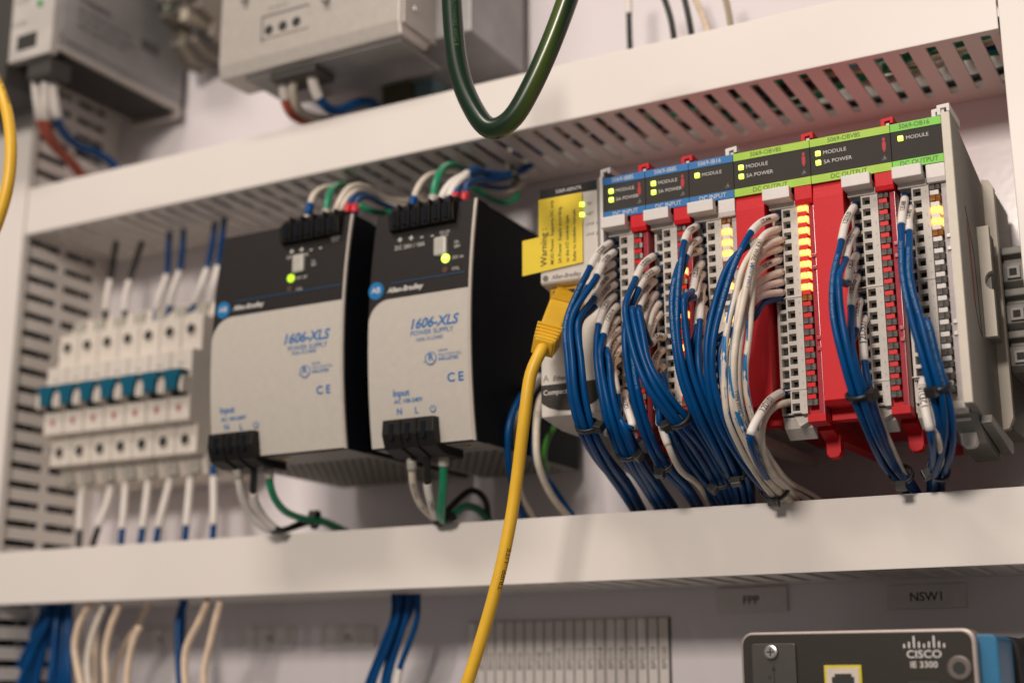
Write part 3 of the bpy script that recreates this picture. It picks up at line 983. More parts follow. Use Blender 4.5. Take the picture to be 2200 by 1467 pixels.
    obj('rail_latch', MB().prism([(hx + 0.2, zb - 7), (hx + 7.2, zb - 7), (hx + 7.2, zb - 14.5), (hx + 6.2, zb - 16.4), (hx + 4.5, zb - 17), (hx + 2.0, zb - 17), (hx + 0.7, zb - 15.5)], 'y', -98, -92), body if red else CLIP, t, bevel=0.5)
    # top hook
    hm = RED if red_hook else CLIP
    hx = x1
    obj('top_hook', MB().prism([(hx - 4.2, 238.2), (hx - 4.2, 242.4), (hx + 1.3, 243.0), (hx + 1.3, 239.9), (hx - 0.2, 239.8), (hx - 0.2, 241.3), (hx - 2.4, 241.0), (hx - 2.4, 238.2)], 'y', -120, -100), hm, t, bevel=0.2)
    obj('hook_pin', MB().box(hx - 2.2, hx - 0.6, -119, -108, 237.5, 240.6), CLIP, t, bevel=0.2)
    return t


X = -264.7
L1 = [0, 0, 0, 0, 0, 0, 0, 0, 0, 0, 0, 0, 0, 0, 0, 0, 0, 0]
io_module('first blue-labelled input module from the left, beside the network adapter', X, 22, 'blue', '5069-IB8S', 'DC INPUT', True, L1[:10] + [1] * 4 + L1[:4], 1, True)
LB = [0, 0, 0, 2, 1, 2, 0, 0, 1, 0, 2, 1, 0, 2, 1, 1, 2, 0]
io_module('second blue-labelled input module from the left, red with 5069-IB8S print', X + 22, 22, 'blue', '5069-IB8S', 'DC INPUT', True, LB, 1, True)
LC = [2, 1, 1, 1, 2, 2, 1, 0, 0, 1, 0, 1, 1, 1, 1, 1, 2, 0]
io_module('third blue-labelled input module, pale grey with 5069-IB16 print', X + 44, 22, 'blue', '5069-IB16', 'DC INPUT', False, LC, 1, False)
io_module('left of the two wide red output modules, with eight lit amber lamps', X + 66, 36, 'lime', '5069-OBV8S', 'DC OUTPUT', True, [1] * 8 + [2] + [0] * 9, 1, True)
io_module('right of the two wide red output modules, with all amber lamps off', X + 102, 36, 'lime', '5069-OBV8S', 'DC OUTPUT', True, [0] * 18, 1, True)
io_module('last module on the right, pale grey with 5069-OB16 print and green bands', X + 138, 22, 'green', '5069-OB16', 'DC OUTPUT', False, [0, 2, 1, 1, 2] + [0] * 13, 1, False, tri=False)

# end cap with its side flange
EX = X + 160
t = thing('end_module', 'tall grey end cap closing the module row on the right', 'end cap', (EX, -8, 112), 'grey end pieces of the module row')
obj('front_edge', MB().box(EX + 0.05, EX + 3.7, YF - 1.0, YF + 1.2, 112.2, 239.2), CREAM, t, bevel=0.3)
obj('edge_return', MB().box(EX + 0.1, EX + 3.65, YF + 1.2, -112, 112.4, 239.0), GREYD, t)
obj('side_plate', MB().prism([(-113, 112.6), (-113, 238.6), (-54, 228), (-54, 108.5), (-100, 108.5)], 'x', EX + 0.1, EX + 3.7), GREYD, t, bevel=0.2)  # flank colour includes some of its shade
obj('rear_flange', MB().prism([(EX + 3.4, 231), (EX + 6.6, 230), (EX + 8.6, 226), (EX + 8.6, 117), (EX + 6.4, 112), (EX + 3.4, 111.5)], 'y', -54, -49), CREAM, t, bevel=0.4)
obj('rear_body', MB().box(EX + 0.2, EX + 7.6, -49, -8, 113, 227), GREYD, t, bevel=0.4)
# notched cream tab on the flank
tabp = [(-2.6, -25.5), (2.6, -25.5), (2.6, -4.2)]
tabp += [(2.6 - 3.4 * math.sin(a), -4.2 * math.cos(a)) for a in [math.pi * i / 12 for i in range(1, 12)]]
tabp += [(2.6, 4.2), (2.6, 25.5), (-2.6, 25.5)]
obj('locking_tab', MB().prism([(EX + 6.2 + p, 174.5 + q) for p, q in tabp], 'y', -79, -75), CREAM, t, bevel=0.25)
obj('tab_backing', MB().box(EX + 3.5, EX + 7.6, -75.2, -60, 150, 199), GREYD, t, bevel=0.2)
obj('side_label', MB().prism([(-103, 196), (-99, 190), (-97, 158), (-100, 162)], 'x', EX + 3.6, EX + 3.85), mat('label_maroon', (0.22, 0.03, 0.035), 0.5), t)
ln = MB()
for a, b in (((-104, 202), (-92, 184)), ((-92, 184), (-88, 147)), ((-88, 147), (-94, 151)), ((-94, 151), (-99, 160))):
    ln.tube([Vector((EX + 3.75, a[0], a[1])), Vector((EX + 3.75, b[0], b[1]))], 0.16, 4)
obj('etched_outline', ln, HOLE, t)
obj('top_hook', MB().prism([(EX - 1.8, 239.0), (EX - 1.8, 243.6), (EX + 3.6, 243.9), (EX + 3.6, 240.2), (EX + 2.2, 240.2), (EX + 2.2, 242.0), (EX - 0.2, 241.9), (EX - 0.2, 239.0)], 'y', -121, -98), CLIP, t, bevel=0.25)
lv = MB().prism([(-106, 106.5), (-104, 110), (-54, 105.5), (-54, 100.5), (-60, 99.5)], 'x', EX + 3.2, EX + 7.6)
obj('release_lever', lv, mat('lever_grey', (0.27, 0.26, 0.24), 0.35, 0.2), t, bevel=0.5)
obj('vent_fins', MB().prism([(-108, 111), (-60, 111), (-60, 97), (-92, 100)], 'x', EX - 8, EX + 2.5), GREYD, t, bevel=0.3)
t = thing('end_module', 'slim grey end strip on the left side of the first blue-labelled module', 'end cap', (X - 1.6, -8, 112), 'grey end pieces of the module row')
obj('front_edge', MB().box(X - 1.6, X - 0.1, YF - 0.6, -10, 112.5, 239.4), CLIP, t, bevel=0.2)
obj('top_hook', MB().prism([(X - 1.8, 239), (X - 1.8, 243.4), (X + 3.4, 244), (X + 3.4, 241), (X + 2.0, 240.8), (X + 2.0, 242), (X - 0.2, 241.8), (X - 0.2, 239)], 'y', -121, -98), CLIP, t, bevel=0.25)

# rail clamps at the far right
for i, (z, dz) in enumerate(((189, 0), (169, 0), (149, 0))):
    t = thing('rail_clamp', ['uppermost', 'middle', 'lowest'][i] + ' of the grey terminal clamps beside the end cap at the right edge', 'terminal clamp', (-92, -8, z), 'grey clamps at the right edge')
    obj('body', MB().prism([(-8, z - 9.5), (-42, z - 9.5), (-46, z - 7), (-46, z + 2), (-41, z + 3), (-41, z + 5), (-46, z + 6), (-46, z + 9.5), (-8, z + 9.5)], 'x', -96.9, -70), mat('clamp_grey', (0.20, 0.19, 0.17), 0.5), t, bevel=0.6)
    obj('socket', MB().box(-94.5, -88.5, -47.6, -45, z - 6, z), mat('clamp_grey_light', (0.30, 0.28, 0.26), 0.5), t, bevel=0.3)
    obj('socket_opening', MB().box(-93.2, -90.0, -48.0, -47, z - 4.6, z - 1.4), HOLE, t)

# ------------------------------------------------------------------ field wires of the modules
def hexoff(n, d):
    pts = [(0, 0)]
    ring = 1
    while len(pts) < n:
        for i in range(6):
            a0 = math.pi / 3 * i; a1 = math.pi / 3 * (i + 1)
            for k in range(ring):
                t_ = k / ring
                pts.append((d * ring * (math.cos(a0) * (1 - t_) + math.cos(a1) * t_), d * ring * (math.sin(a0) * (1 - t_) + math.sin(a1) * t_)))
        ring += 1
    return pts[:n]


def trunk_points(trunk, off):
    P = [at(*q) for q in trunk]
    P = [p + Vector((random.uniform(-.45, .45), random.uniform(-.3, .3), random.uniform(-.6, .6))) for p in P[:-1]] + P[-1:]
    out = []
    for i, p in enumerate(P):
        T = (P[min(i + 1, len(P) - 1)] - P[max(i - 1, 0)]).normalized()
        S = T.cross(Vector((0, 1, 0))).normalized()
        Dp = S.cross(T).normalized()
        out.append(p + S * off[0] + Dp * off[1])
    return out


GROUP_W = 'marked wires running from the modules into the lower duct'
ORD = ['first', 'second', 'third', 'fourth', 'fifth', 'sixth', 'seventh', 'eighth', 'ninth', 'tenth', 'eleventh', 'twelfth', 'thirteenth', 'fourteenth']


PRN = '16 AWG MTW 600V VW-1 MACHINE WIRE'
INKWB = mat('ink_worn_blue', (0.16, 0.30, 0.48), 0.5)


def field_wire(label, tip, send, text, trunk, off, ys=-137, m=WBLUE, r=1.52, mid=None, start_y=-113, shift=(13, -2), turn=0.1, bare=False):
    pts = [at(tip[0] + shift[0], tip[1] + shift[1], start_y), at(tip[0] + 3, tip[1] + 0.5, -119.5)]
    if mid: pts += [at(*q) for q in mid]
    else:
        c = ((tip[0] + send[0]) / 2 - (3 if send[0] < tip[0] - 8 else 0), (tip[1] + send[1]) / 2 - 5)
        pts.append(at(c[0], c[1], (-119.5 + ys) / 2 - 2))
    pts.append(at(send[0], send[1], ys))
    n_before = len(pts)
    pts += trunk_points(trunk, off)
    path = relax(spline(pts), 3)
    # arc length of the sleeve end
    def arc_near(q):
        a = 0; best = (1e9, 0)
        for i in range(len(path)):
            if i: a += (path[i] - path[i - 1]).length
            d = (path[i] - q).length
            if d < best[0]: best = (d, a)
        return best[1]
    s0 = arc_near(at(tip[0] + 2, tip[1], -119.5)) + 0.2
    s1 = arc_near(at(send[0], send[1], ys))
    sl = [] if bare else [(s0, s1, text, False, turn)]
    pr = [(s1 + 26, PRN, 1.15, INKWB, False, 0.25)] if (m is WBLUE and (tip[0] * 7 + tip[1]) % 2 == 0) else []
    return wire('marked_wire', label, 'wire', pts, r, m, GROUP_W, sleeves=sl, prints=pr)


TA = [(1229, 690, -150), (1233, 770, -152), (1241, 850, -150), (1257, 918, -144), (1290, 985, -122), (1335, 1045, -92), (1368, 1100, -62)]
TA2 = [(1292, 760, -140), (1300, 830, -140), (1315, 900, -138), (1345, 975, -124), (1385, 1040, -95), (1420, 1098, -62)]
TA3 = [(1345, 915, -135), (1372, 980, -120), (1410, 1040, -92), (1450, 1098, -60)]
a_w = [((1309, 521), (1268, 575), '12D00', TA, 0), ((1316, 541), (1283, 594), '12D005', TA, 1), ((1315, 565), (1262, 618), '12D00', TA, 2),
       ((1315, 588), (1277, 641), '12D00', TA, 3), ((1318, 610), (1278, 660), '12D007', TA, 4), ((1317, 634), (1286, 698), '12D01', TA2, 0),
       ((1323, 656), (1297, 720), '12D014', TA2, 1), ((1325, 684), (1297, 745), '12D02', TA2, 2), ((1327, 706), (1301, 752), '12D02', TA2, 3),
       ((1329, 724), (1303, 782), '12D024', TA2, 4), ((1331, 745), (1309, 808), '12D02', TA2, 5), ((1325, 772), (1327, 847), '12D03', TA3, 0),
       ((1321, 800), (1320, 876), '12D03', TA3, 1), ((1340, 843), (1362, 922), '12D313', TA3, 2)]
offA = {0: (-2.9, 0.3), 1: (0.2, -1.2), 2: (-0.9, 2.2), 3: (3.0, 0.6), 4: (2.0, 3.2), 5: (-1.0, 4.2)}
for i, (tip, send, tx, tr, k) in enumerate(a_w):
    mid = None
    if i == 11: mid = [(1316, 782, -130), (1318, 805, -137)]
    if i == 12: mid = [(1311, 810, -128), (1311, 835, -135)]
    if i == 13: mid = [(1343, 862, -128), (1350, 885, -132)]
    field_wire('blue wire with white sleeve, %s from the top at the first input module' % ORD[i], tip, send, tx, tr, offA[k], ys=[-139, -140, -134, -136, -134][i] if i < 5 else -135, mid=mid)
TB = [(1348, 700, -146), (1352, 780, -146), (1368, 860, -142), (1392, 935, -132), (1425, 1000, -112), (1470, 1050, -88), (1500, 1095, -62)]
TB1 = [(1349, 660, -150), (1358, 720, -152), (1375, 780, -152), (1405, 840, -150), (1455, 908, -140), (1500, 970, -115), (1540, 1035, -90), (1565, 1095, -60)]
TB2 = [(1400, 800, -138), (1418, 860, -136), (1437, 920, -130), (1470, 990, -110), (1515, 1045, -85), (1545, 1092, -62)]
b_w = [((1401, 550), (1366, 599), '12D021', TB1, (-1.6, 0)), ((1409, 578), (1372, 622), '12D025', TB, (-1.6, 0)), ((1403, 603), (1374, 660), '12D02', TB, (1.5, 0.4)),
       ((1406, 630), (1375, 704), '12D031', TB, (0, 2.8)), ((1412, 651), (1387, 724), '', TB1, (1.5, 1.0)), ((1415, 672), (1390, 742), '12D03', TB1, (0, 3.2)),
       ((1424, 725), (1397, 742), '12D03', TB1, (3.6, 2.6)), ((1420, 751), (1402, 800), '12D03', TB2, (-1.6, 0)), ((1421, 785), (1409, 842), '12D04', TB2, (1.4, 0.5)),
       ((1424, 818), (1412, 880), '', TB2, (0, 3)), ((1426, 845), (1417, 912), '', TB2, (3, 3))]
for i, (tip, send, tx, tr, of) in enumerate(b_w):
    mid = [(1408, 722, -128)] if i == 6 else None
    field_wire('blue wire with white sleeve, %s from the top at the second input module' % ORD[i], tip, send, tx, tr, of, ys=-138 if i < 4 else -135, mid=mid)
# white wire with sleeve lower at the second module
wire('marked_wire', 'long sleeved white wire low in front of the second input module', 'wire',
     [at(1436, 888, -113), at(1424, 892, -119), at(1421, 915, -128), at(1437, 960, -128), at(1462, 1010, -112), at(1500, 1040, -90), at(1528, 1092, -60)], 1.5, WWHITE, GROUP_W, sleeves=[(6, 27, '', False, 0)])
TC = [(1462, 640, -146), (1465, 720, -146), (1478, 800, -144), (1505, 880, -138), (1540, 950, -122), (1575, 1015, -98), (1590, 1050, -80), (1596, 1092, -60)]
c_w = [((1494, 486), (1470, 521), '12D04', (-1.0, -1.6)), ((1499, 514), (1475, 552), '12D04', (-3.0, 1.0)), ((1502, 538), (1460, 567), '12D04', (-4.2, 0.5)),
       ((1504, 565), (1489, 628), '12D041', (2.2, -0.5)), ((1506, 588), (1494, 640), '12D04', (1.0, 2.4)), ((1507, 614), (1504, 690), '12D047', (4.6, 2.0)),
       ((1509, 640), (1500, 700), '', (-2, 4)), ((1511, 662), (1505, 722), '', (1.5, 5))]
for i, (tip, send, tx, of) in enumerate(c_w):
    field_wire('blue wire with white sleeve, %s from the top at the third input module' % ORD[i], tip, send, tx, TC if i < 5 else TC[2:], of, ys=-137)
# first wide output module: two blue, seven white
TD = [(1545, 640, -150), (1525, 735, -152), (1527, 820, -150), (1548, 900, -142), (1592, 982, -120), (1640, 1038, -98), (1676, 1066, -82), (1705, 1092, -62)]
for i, (tip, send, tx, of) in enumerate([((1664, 466), (1613, 500), '12D444', (1.9, -1.0)), ((1668, 513), (1606, 528), '', (-1.4, 0.0)), ((1672, 640), (1614, 690), '', (-0.5, 3.0)), ((1672, 625), (1600, 690), '', (4, 3.4))]):
    field_wire('blue wire, %s from the top in the bundle at the left wide output module' % ORD[i], tip, send, tx, [(1574, 562, -146)] + TD if i < 2 else TD[1:], of, ys=-140, bare=i > 1,
               mid=None if i < 2 else [(1640, 650, -130)])
TW = [(1592, 640, -150), (1577, 720, -152), (1569, 800, -151), (1576, 880, -146), (1602, 955, -132), (1640, 1018, -112), (1672, 1052, -90), (1712, 1076, -70), (1748, 1100, -50)]
w_w = [((1669, 492), (1631, 520), '', (-2.4, -1.6), 1), ((1673, 534), (1622, 565), '', (-3.4, 1.2), 0), ((1671, 558), (1616, 600), '12D44', (0.8, -1.5), 1),
       ((1676, 584), (1609, 626), '', (-0.6, 1.8), 0), ((1677, 606), (1614, 636), '', (3.4, -0.2), 1), ((1678, 628), (1616, 647), '', (2.4, 2.6), 1), ((1676, 515), (1628, 548), '', (6, 2.0), 0)]
for i, (tip, send, tx, of, st) in enumerate(w_w):
    tt = field_wire('scuffed white wire, %s from the top at the left wide output module' % ORD[i], tip, send, tx, ([(1612, 580, -146)] if i == 0 else []) + (TW if i < 3 else TW[1:]), of, ys=-139, m=WSTR, r=1.38)
wire_prints = []
# printed white wire in front
pp = [at(1631, 520, -142), at(1612, 580, -150), at(1596, 650, -153), at(1581, 730, -155), at(1575, 800, -154), at(1582, 870, -149), at(1608, 950, -136), at(1643, 1018, -113), at(1668, 1052, -95), at(1704, 1080, -78)]
wire('marked_wire', 'white wire with rows of small black print in front of the white bundle', 'wire', pp, 1.6, WSTR, GROUP_W,
     prints=[(9, 'KE WIRE W', 2.1, INK, True, 0.1), (20, '600V VW-1', 1.7, mat('ink_print_blue', (0.02, 0.2, 0.42), 0.6), True, 0.3), (78, 'TYPE MTW 105C', 1.5, INK, True, 0.5), (100, 'AWG 16 MACHINE WIRE', 1.6, INK, True, 0.2)])
# bottom pair on the same module
TDB = [(1618, 978, -136), (1640, 1020, -114), (1672, 1058, -88), (1705, 1095, -62)]
field_wire('blue wire with large 12D101 sleeve low on the left wide output module', (1676, 843), (1611, 935), '12D101', TDB, (0.5, 0), ys=-148, r=1.6, mid=[(1655, 858, -130), (1632, 892, -142)])
field_wire('white wire just below the 12D101 sleeve on the left wide output module', (1688, 864), (1638, 912), '', [(1630, 958, -136), (1646, 1005, -118), (1682, 1050, -92), (1716, 1090, -62)], (1.5, 1), ys=-134, m=WWHITE, bare=True, r=1.5, mid=[(1660, 875, -127)])
# second wide output module
TE = [(1797, 600, -150), (1802, 680, -151), (1818, 765, -150), (1843, 850, -144), (1872, 925, -128), (1908, 995, -100), (1945, 1040, -74), (1972, 1090, -50)]
e_w = [((1832, 444), (1808, 519), '12D520', (-1.6, -1.0)), ((1836, 495), (1817, 558), '12D522', (1.7, -1.4)), ((1837, 548), (1822, 612), '12D5', (-0.4, 1.8)), ((1839, 594), (1829, 662), '12D525', (2.9, 1.4)),
       ((1844, 645), (1839, 710), '12D525', (0.8, 4.2))]
for i, (tip, send, tx, of) in enumerate(e_w):
    field_wire('blue wire with white sleeve, %s from the top at the right wide output module' % ORD[i], tip, send, tx, TE if i < 3 else TE[2:], of, ys=-138 if i < 2 else -133, shift=(6, -6), turn=0.25)
field_wire('blue wire with 12D531 sleeve, lowest at the right wide output module', (1857, 684), (1857, 777), '12D531', [(1868, 850, -134), (1884, 910, -124), (1915, 985, -100), (1955, 1045, -78), (1978, 1085, -60)], (1.0, 0.0), ys=-134, shift=(2, -8), turn=0.05, mid=[(1852, 700, -127), (1855, 740, -132)])
wire('marked_wire', 'thin white wire behind the blue bundle at the right wide output module', 'wire', [at(1871, 836, -116), at(1880, 870, -122), at(1902, 925, -118), at(1935, 1000, -95), at(1975, 1082, -60)], 1.1, WWHITE, GROUP_W)
# last module
TF = [(1950, 600, -146), (1972, 690, -146), (1995, 770, -145), (2013, 835, -142), (2026, 900, -134), (2024, 960, -116), (2010, 1012, -92), (2006, 1045, -70), (2006, 1090, -50)]
for i, (tip, send, tx, of) in enumerate([((1941, 427), (1937, 485), '12D600', (-1.9, -0.8)), ((1953, 447), (1954, 500), '12D602', (1.4, -1.2)), ((1955, 560), (1962, 640), '', (-0.2, 1.8)), ((1958, 600), (1968, 700), '', (3.2, 1.6))]):
    field_wire('blue wire at the last module, %s from the top' % ORD[i], tip, send, tx, TF if i < 2 else TF[1:], of, ys=-136, shift=(3, -9), turn=0.2, bare=i > 1, mid=[(tip[0] - 2, (tip[1] + send[1]) / 2, -131)])
field_wire('blue wire with large 12D101 sleeve low on the last module', (1981, 816), (1999, 926), '12D101', [(2006, 985, -112), (2004, 1030, -80), (2014, 1090, -50)], (0, 0), ys=-134, shift=(3, -7), turn=0.1, r=1.6, mid=[(1981, 835, -128), (1988, 880, -134)])
field_wire('white wire behind the 12D101 sleeve on the last module', (1990, 830), (2012, 930), '12D', [(2020, 985, -108), (2014, 1030, -80), (2026, 1090, -50)], (0, 1), ys=-130, shift=(3, -7), turn=-0.5, r=1.4, m=WWHITE, mid=[(1996, 880, -130)])

# cable ties on the bundles
def tie_at(label, tr, i, rx, ry, head=1.2, off=(0, 0), dpx=(0, 0)):
    rx *= 0.86; ry *= 0.88
    P = [at(*q) for q in tr]
    T = (P[min(i + 1, len(P) - 1)] - P[max(0, i - 1)]).normalized()
    S = T.cross(Vector((0, 1, 0))).normalized()
    c = P[i] + S * off[0] + S.cross(T).normalized() * off[1]
    return cable_tie(label, c, T, rx, ry, head_dir=head)


tie_at('black cable tie round the leftmost blue bundle beside the grey adapter', TA, 3, 5.6, 4.4, 3.0, (0.6, 1.2))
tie_at('black cable tie low on the second blue bundle of the first input module', TA2, 3, 5.6, 4.4, 2.8, (0.4, 1.2))
tie_at('black cable tie on the bundle below the second input module, in the middle', TB, 4, 4.6, 4.0, 1.4, (0, 1))
tie_at('black cable tie on the slanting blue bundle in front of the second input module', TB1, 4, 5.4, 4.6, 0.2, (1.0, 1.8))
tie_at('black cable tie where the slanting blue bundle drops into the lower duct', TB1, 6, 5.0, 4.2, 1.3, (1, 1.4))
tie_at('black cable tie low on the blue bundle of the third input module', TC, 5, 6.4, 4.8, 2.0, (0, 1.4))
tie_at('black cable tie joining the white and blue wires just above the lower duct', TW, 6, 7.4, 5.4, 1.35, (-1.4, 1.0))
tie_at('black cable tie high on the blue bundle of the right wide output module', TE, 3, 5.8, 4.4, 2.6, (0.6, 1.2))
tie_at('black cable tie on the bundle of the right wide output module near the duct', TE[:5] + [(1906, 990, -104), (1934, 1025, -92), (1968, 1080, -60)], 6, 5.2, 4.2, 1.5, (0.6, 1.2))
tie_at('black cable tie high on the blue bundle of the last module', TF, 3, 5.2, 4.4, 1.2, (0.6, 1.2))
tie_at('black cable tie low on the blue bundle of the last module near the duct', TF, 6, 5.4, 4.2, 1.4, (0, 1.4))

# ------------------------------------------------------------------ yellow patch cable with plug
P0 = at(1213, 640, -117); P1 = at(1165, 750, -152)
t = thing('patch_cable', 'yellow network cable hanging from the grey adapter past the lower duct', 'network cable', P1)
ax = (P1 - P0).normalized(); sd = ax.cross(Vector((0, 1, 0))).normalized(); nv = sd.cross(ax)
sd, nv = sd * math.cos(0.62) + nv * math.sin(0.62), nv * math.cos(0.62) - sd * math.sin(0.62)


def oriented(mb, c0, c1, w0, h0, w1, h1):
    n = len(mb.v)
    for c_, w_, h_ in ((c0, w0, h0), (c1, w1, h1)):
        for a, b in ((-1, -1), (1, -1), (1, 1), (-1, 1)):
            mb.v.append(tuple(c_ + sd * (a * w_ / 2) + nv * (b * h_ / 2)))
    for f in ((0, 1, 2, 3), (7, 6, 5, 4), (0, 4, 5, 1), (1, 5, 6, 2), (2, 6, 7, 3), (3, 7, 4, 0)):
        mb.f.append([n + i for i in f])
    return mb


Ln = (P1 - P0).length
obj('plug_body', oriented(MB(), P0 - ax * 5, P0 + ax * 9, 9.6, 7.2, 10.4, 8.2), YELB, t, bevel=0.8)
obj('boot', oriented(MB(), P0 + ax * 11, P0 + ax * (Ln - 1), 11.0, 9.8, 9.0, 8.4), YEL, t, bevel=1.2)
for i in range(5):
    obj('boot_rib', oriented(MB(), P0 + ax * (Ln - 14 + i * 2.7), P0 + ax * (Ln - 12.7 + i * 2.7), 12.4 - i * .5, 11.2 - i * .4, 12.4 - i * .5, 11.2 - i * .4), YEL, t, bevel=0.5)
obj('latch', oriented(MB(), P0 + ax * 0 - nv * -4.6, P0 + ax * 14 - nv * -5.2, 4, 1.6, 5, 2.2), YELB, t, bevel=0.4)
cp = relax(spline([P1 - ax * 3, P1 + ax * 1.5, at(1143, 790, -155), at(1129, 880, -155), at(1116, 985, -152), at(1102, 1090, -150), at(1084, 1185, -150), at(1058, 1290, -150), at(1027, 1395, -150), at(993, 1500, -150), at(960, 1600, -150)], 3))
obj('jacket', MB().tube(cp, 2.85, 20), YEL, t)
wrap_text(t, cp, 104, 2.85, 'TRIPP . LITE', 2.6, mat('ink_brown', (0.16, 0.07, 0.01), 0.6), flip=False, turn=-0.75)
wire('patch_cable', 'yellow cable bowing into view at the left edge of the picture', 'network cable',
     [at(-45, 90, -250), at(-12, 165, -250), at(15, 240, -250), at(24, 320, -250), at(17, 400, -250), at(-6, 480, -250), at(-45, 570, -250)], 2.9, YEL, prints=[(34, 'TRIPP LITE TRANSCEND', 1.9, INK, False, -0.9)], k=20)
wire('ground_cable', 'thick dark green cable hanging in a loop in front of the upper duct', 'ground cable',
     [at(968, -120, -200), at(969, -40, -200), at(974, 60, -200), at(984, 145, -200), at(1010, 222, -200), at(1056, 281, -200), at(1096, 262, -200), at(1135, 200, -200), at(1175, 115, -200), at(1212, 20, -200), at(1235, -50, -200), at(1250, -120, -200)], 4.75, GNY, k=24, rel=6,
     prints=[(42, 'SOUTHWIRE AWG 8', 2.0, mat('ink_dull_green', (0.05, 0.11, 0.05), 0.5), True, 0.2)])

# ------------------------------------------------------------------ wires at the power supplies
def pw(label, pts, r, m, sleeves=(), collars=(), name='supply_wire', group='wires at the power supplies', prints=()):
    return wire(name, label, 'wire', [at(*p) for p in pts], r, m, group, sleeves=sleeves, collars=collars, prints=prints)


FW = 'wires at the power supplies'
pw('white wire with blue end, leftmost on top of the left power supply', [(658, 478, -116), (663, 455, -116), (671, 425, -112), (690, 407, -100), (722, 402, -80), (752, 398, -55), (770, 380, -30)], 1.9, WWHITE, collars=[(4, 11, 2.4, WBLUE)])
pw('green wire on top of the left power supply', [(699, 478, -116), (701, 452, -116), (708, 416, -112), (727, 398, -95), (748, 402, -75), (762, 398, -50), (790, 375, -30)], 2.0, WGREEN, collars=[(2, 7, 2.5, FERR_C)])
pw('left of two white wires arching right from the left power supply', [(716, 470, -114), (723, 448, -115), (741, 414, -112), (768, 400, -95), (798, 408, -80), (826, 436, -66), (875, 446, -50), (930, 430, -30)], 1.9, WWHITE)
pw('right of two white wires arching right from the left power supply', [(728, 466, -112), (735, 444, -114), (752, 420, -110), (778, 410, -90), (806, 418, -76), (832, 428, -64), (880, 432, -48), (940, 410, -26)], 1.8, WWHITE)
pw('short blue wire with red ferrule, left one on the left power supply', [(746, 462, -122), (747, 447, -122), (754, 428, -114), (775, 418, -95), (800, 425, -75), (850, 448, -55), (900, 440, -30)], 1.6, WBLUE, collars=[(1, 6, 2.2, FERR_R)])
pw('short blue wire with red ferrule, right one on the left power supply', [(762, 462, -122), (762, 448, -122), (768, 430, -112), (790, 424, -92), (820, 438, -72), (870, 455, -52), (910, 450, -28)], 1.6, WBLUE, collars=[(1, 6, 2.2, FERR_R)])
pw('green wire sagging between the tops of both power supplies', [(765, 440, -80), (800, 455, -74), (835, 458, -66), (870, 450, -56), (900, 430, -36)], 1.8, WGREEN)
pw('white wire with blue end, leftmost on top of the right power supply', [(880, 462, -112), (886, 438, -112), (896, 408, -108), (916, 382, -95), (946, 373, -75), (980, 376, -55), (1010, 362, -30)], 1.9, WWHITE, collars=[(3, 10, 2.4, WBLUE)])
pw('green wire arching over the right power supply', [(929, 448, -112), (931, 418, -112), (942, 376, -108), (966, 355, -92), (992, 364, -72), (1012, 380, -52), (1040, 370, -30)], 2.1, WGREEN, collars=[(2, 7, 2.6, FERR_C)])
pw('left of two white wires arching over the right power supply', [(944, 445, -112), (950, 420, -112), (968, 395, -108), (998, 378, -96), (1018, 364, -82), (1042, 370, -66), (1080, 376, -52), (1108, 370, -40), (1146, 352, -24)], 1.9, WBLUE, sleeves=[(4, 34, '', False, 0)])
pw('right of two white wires arching over the right power supply', [(962, 440, -112), (970, 412, -112), (986, 392, -104), (1010, 374, -90), (1030, 368, -76), (1050, 378, -62), (1085, 380, -50), (1115, 368, -38), (1150, 350, -22)], 1.9, WBLUE, sleeves=[(4, 30, '', False, 0)])
pw('short blue wire with red ferrule, left one on the right power supply', [(976, 440, -116), (978, 425, -116), (984, 404, -108), (1000, 395, -90), (1030, 398, -70), (1075, 405, -50), (1110, 400, -25)], 1.6, WBLUE, collars=[(1, 6, 2.2, FERR_R)])
pw('short blue wire with red ferrule, right one on the right power supply', [(997, 438, -116), (999, 420, -116), (1003, 398, -106), (1022, 388, -88), (1052, 388, -66), (1085, 384, -48), (1130, 365, -25)], 1.6, WBLUE, collars=[(1, 6, 2.2, FERR_R)])
pw('green wire sagging behind the right power supply towards the adapter', [(1010, 398, -70), (1035, 416, -60), (1065, 432, -50), (1095, 437, -42), (1112, 420, -34), (1104, 392, -26)], 1.7, WGREEN)
pw('white wire sagging behind the right power supply towards the adapter', [(1008, 390, -72), (1035, 402, -60), (1070, 412, -48), (1100, 410, -38), (1125, 392, -26)], 1.6, WWHITE)
cable_tie('black cable tie on the blue wires above the right power supply', at(1106, 372, -40), (0.9, 0.3, 0.4), 4.6, 3.8, head_dir=1.2)
# undersides
pw('white wire from the left terminal under the left power supply', [(503, 990, -126), (511, 1015, -124), (519, 1063, -116), (540, 1106, -104), (566, 1132, -96), (592, 1142, -88), (630, 1132, -74), (680, 1118, -56), (730, 1140, -30)], 1.9, WBLACK, sleeves=[(8, 50, '', False, 0)], collars=[(4, 9, 2.5, FERR_C)])
pw('black wire with white sleeve under the left power supply', [(540, 985, -124), (546, 1010, -122), (544, 1062, -114), (562, 1106, -102), (600, 1140, -90), (640, 1126, -74), (686, 1116, -56), (740, 1142, -30)], 1.9, WBLACK, sleeves=[(20, 48, '', False, 0)])
pw('green wire under the left power supply', [(574, 990, -118), (577, 1015, -116), (585, 1060, -110), (611, 1097, -98), (665, 1117, -76), (700, 1122, -62), (745, 1142, -40)], 2.0, WGREEN, collars=[(3, 9, 2.6, FERR_C)])
cable_tie('black cable tie on the wires under the left power supply', at(678, 1116, -68), (0.95, 0.25, -0.2), 4.4, 4.2, head_dir=1.9)
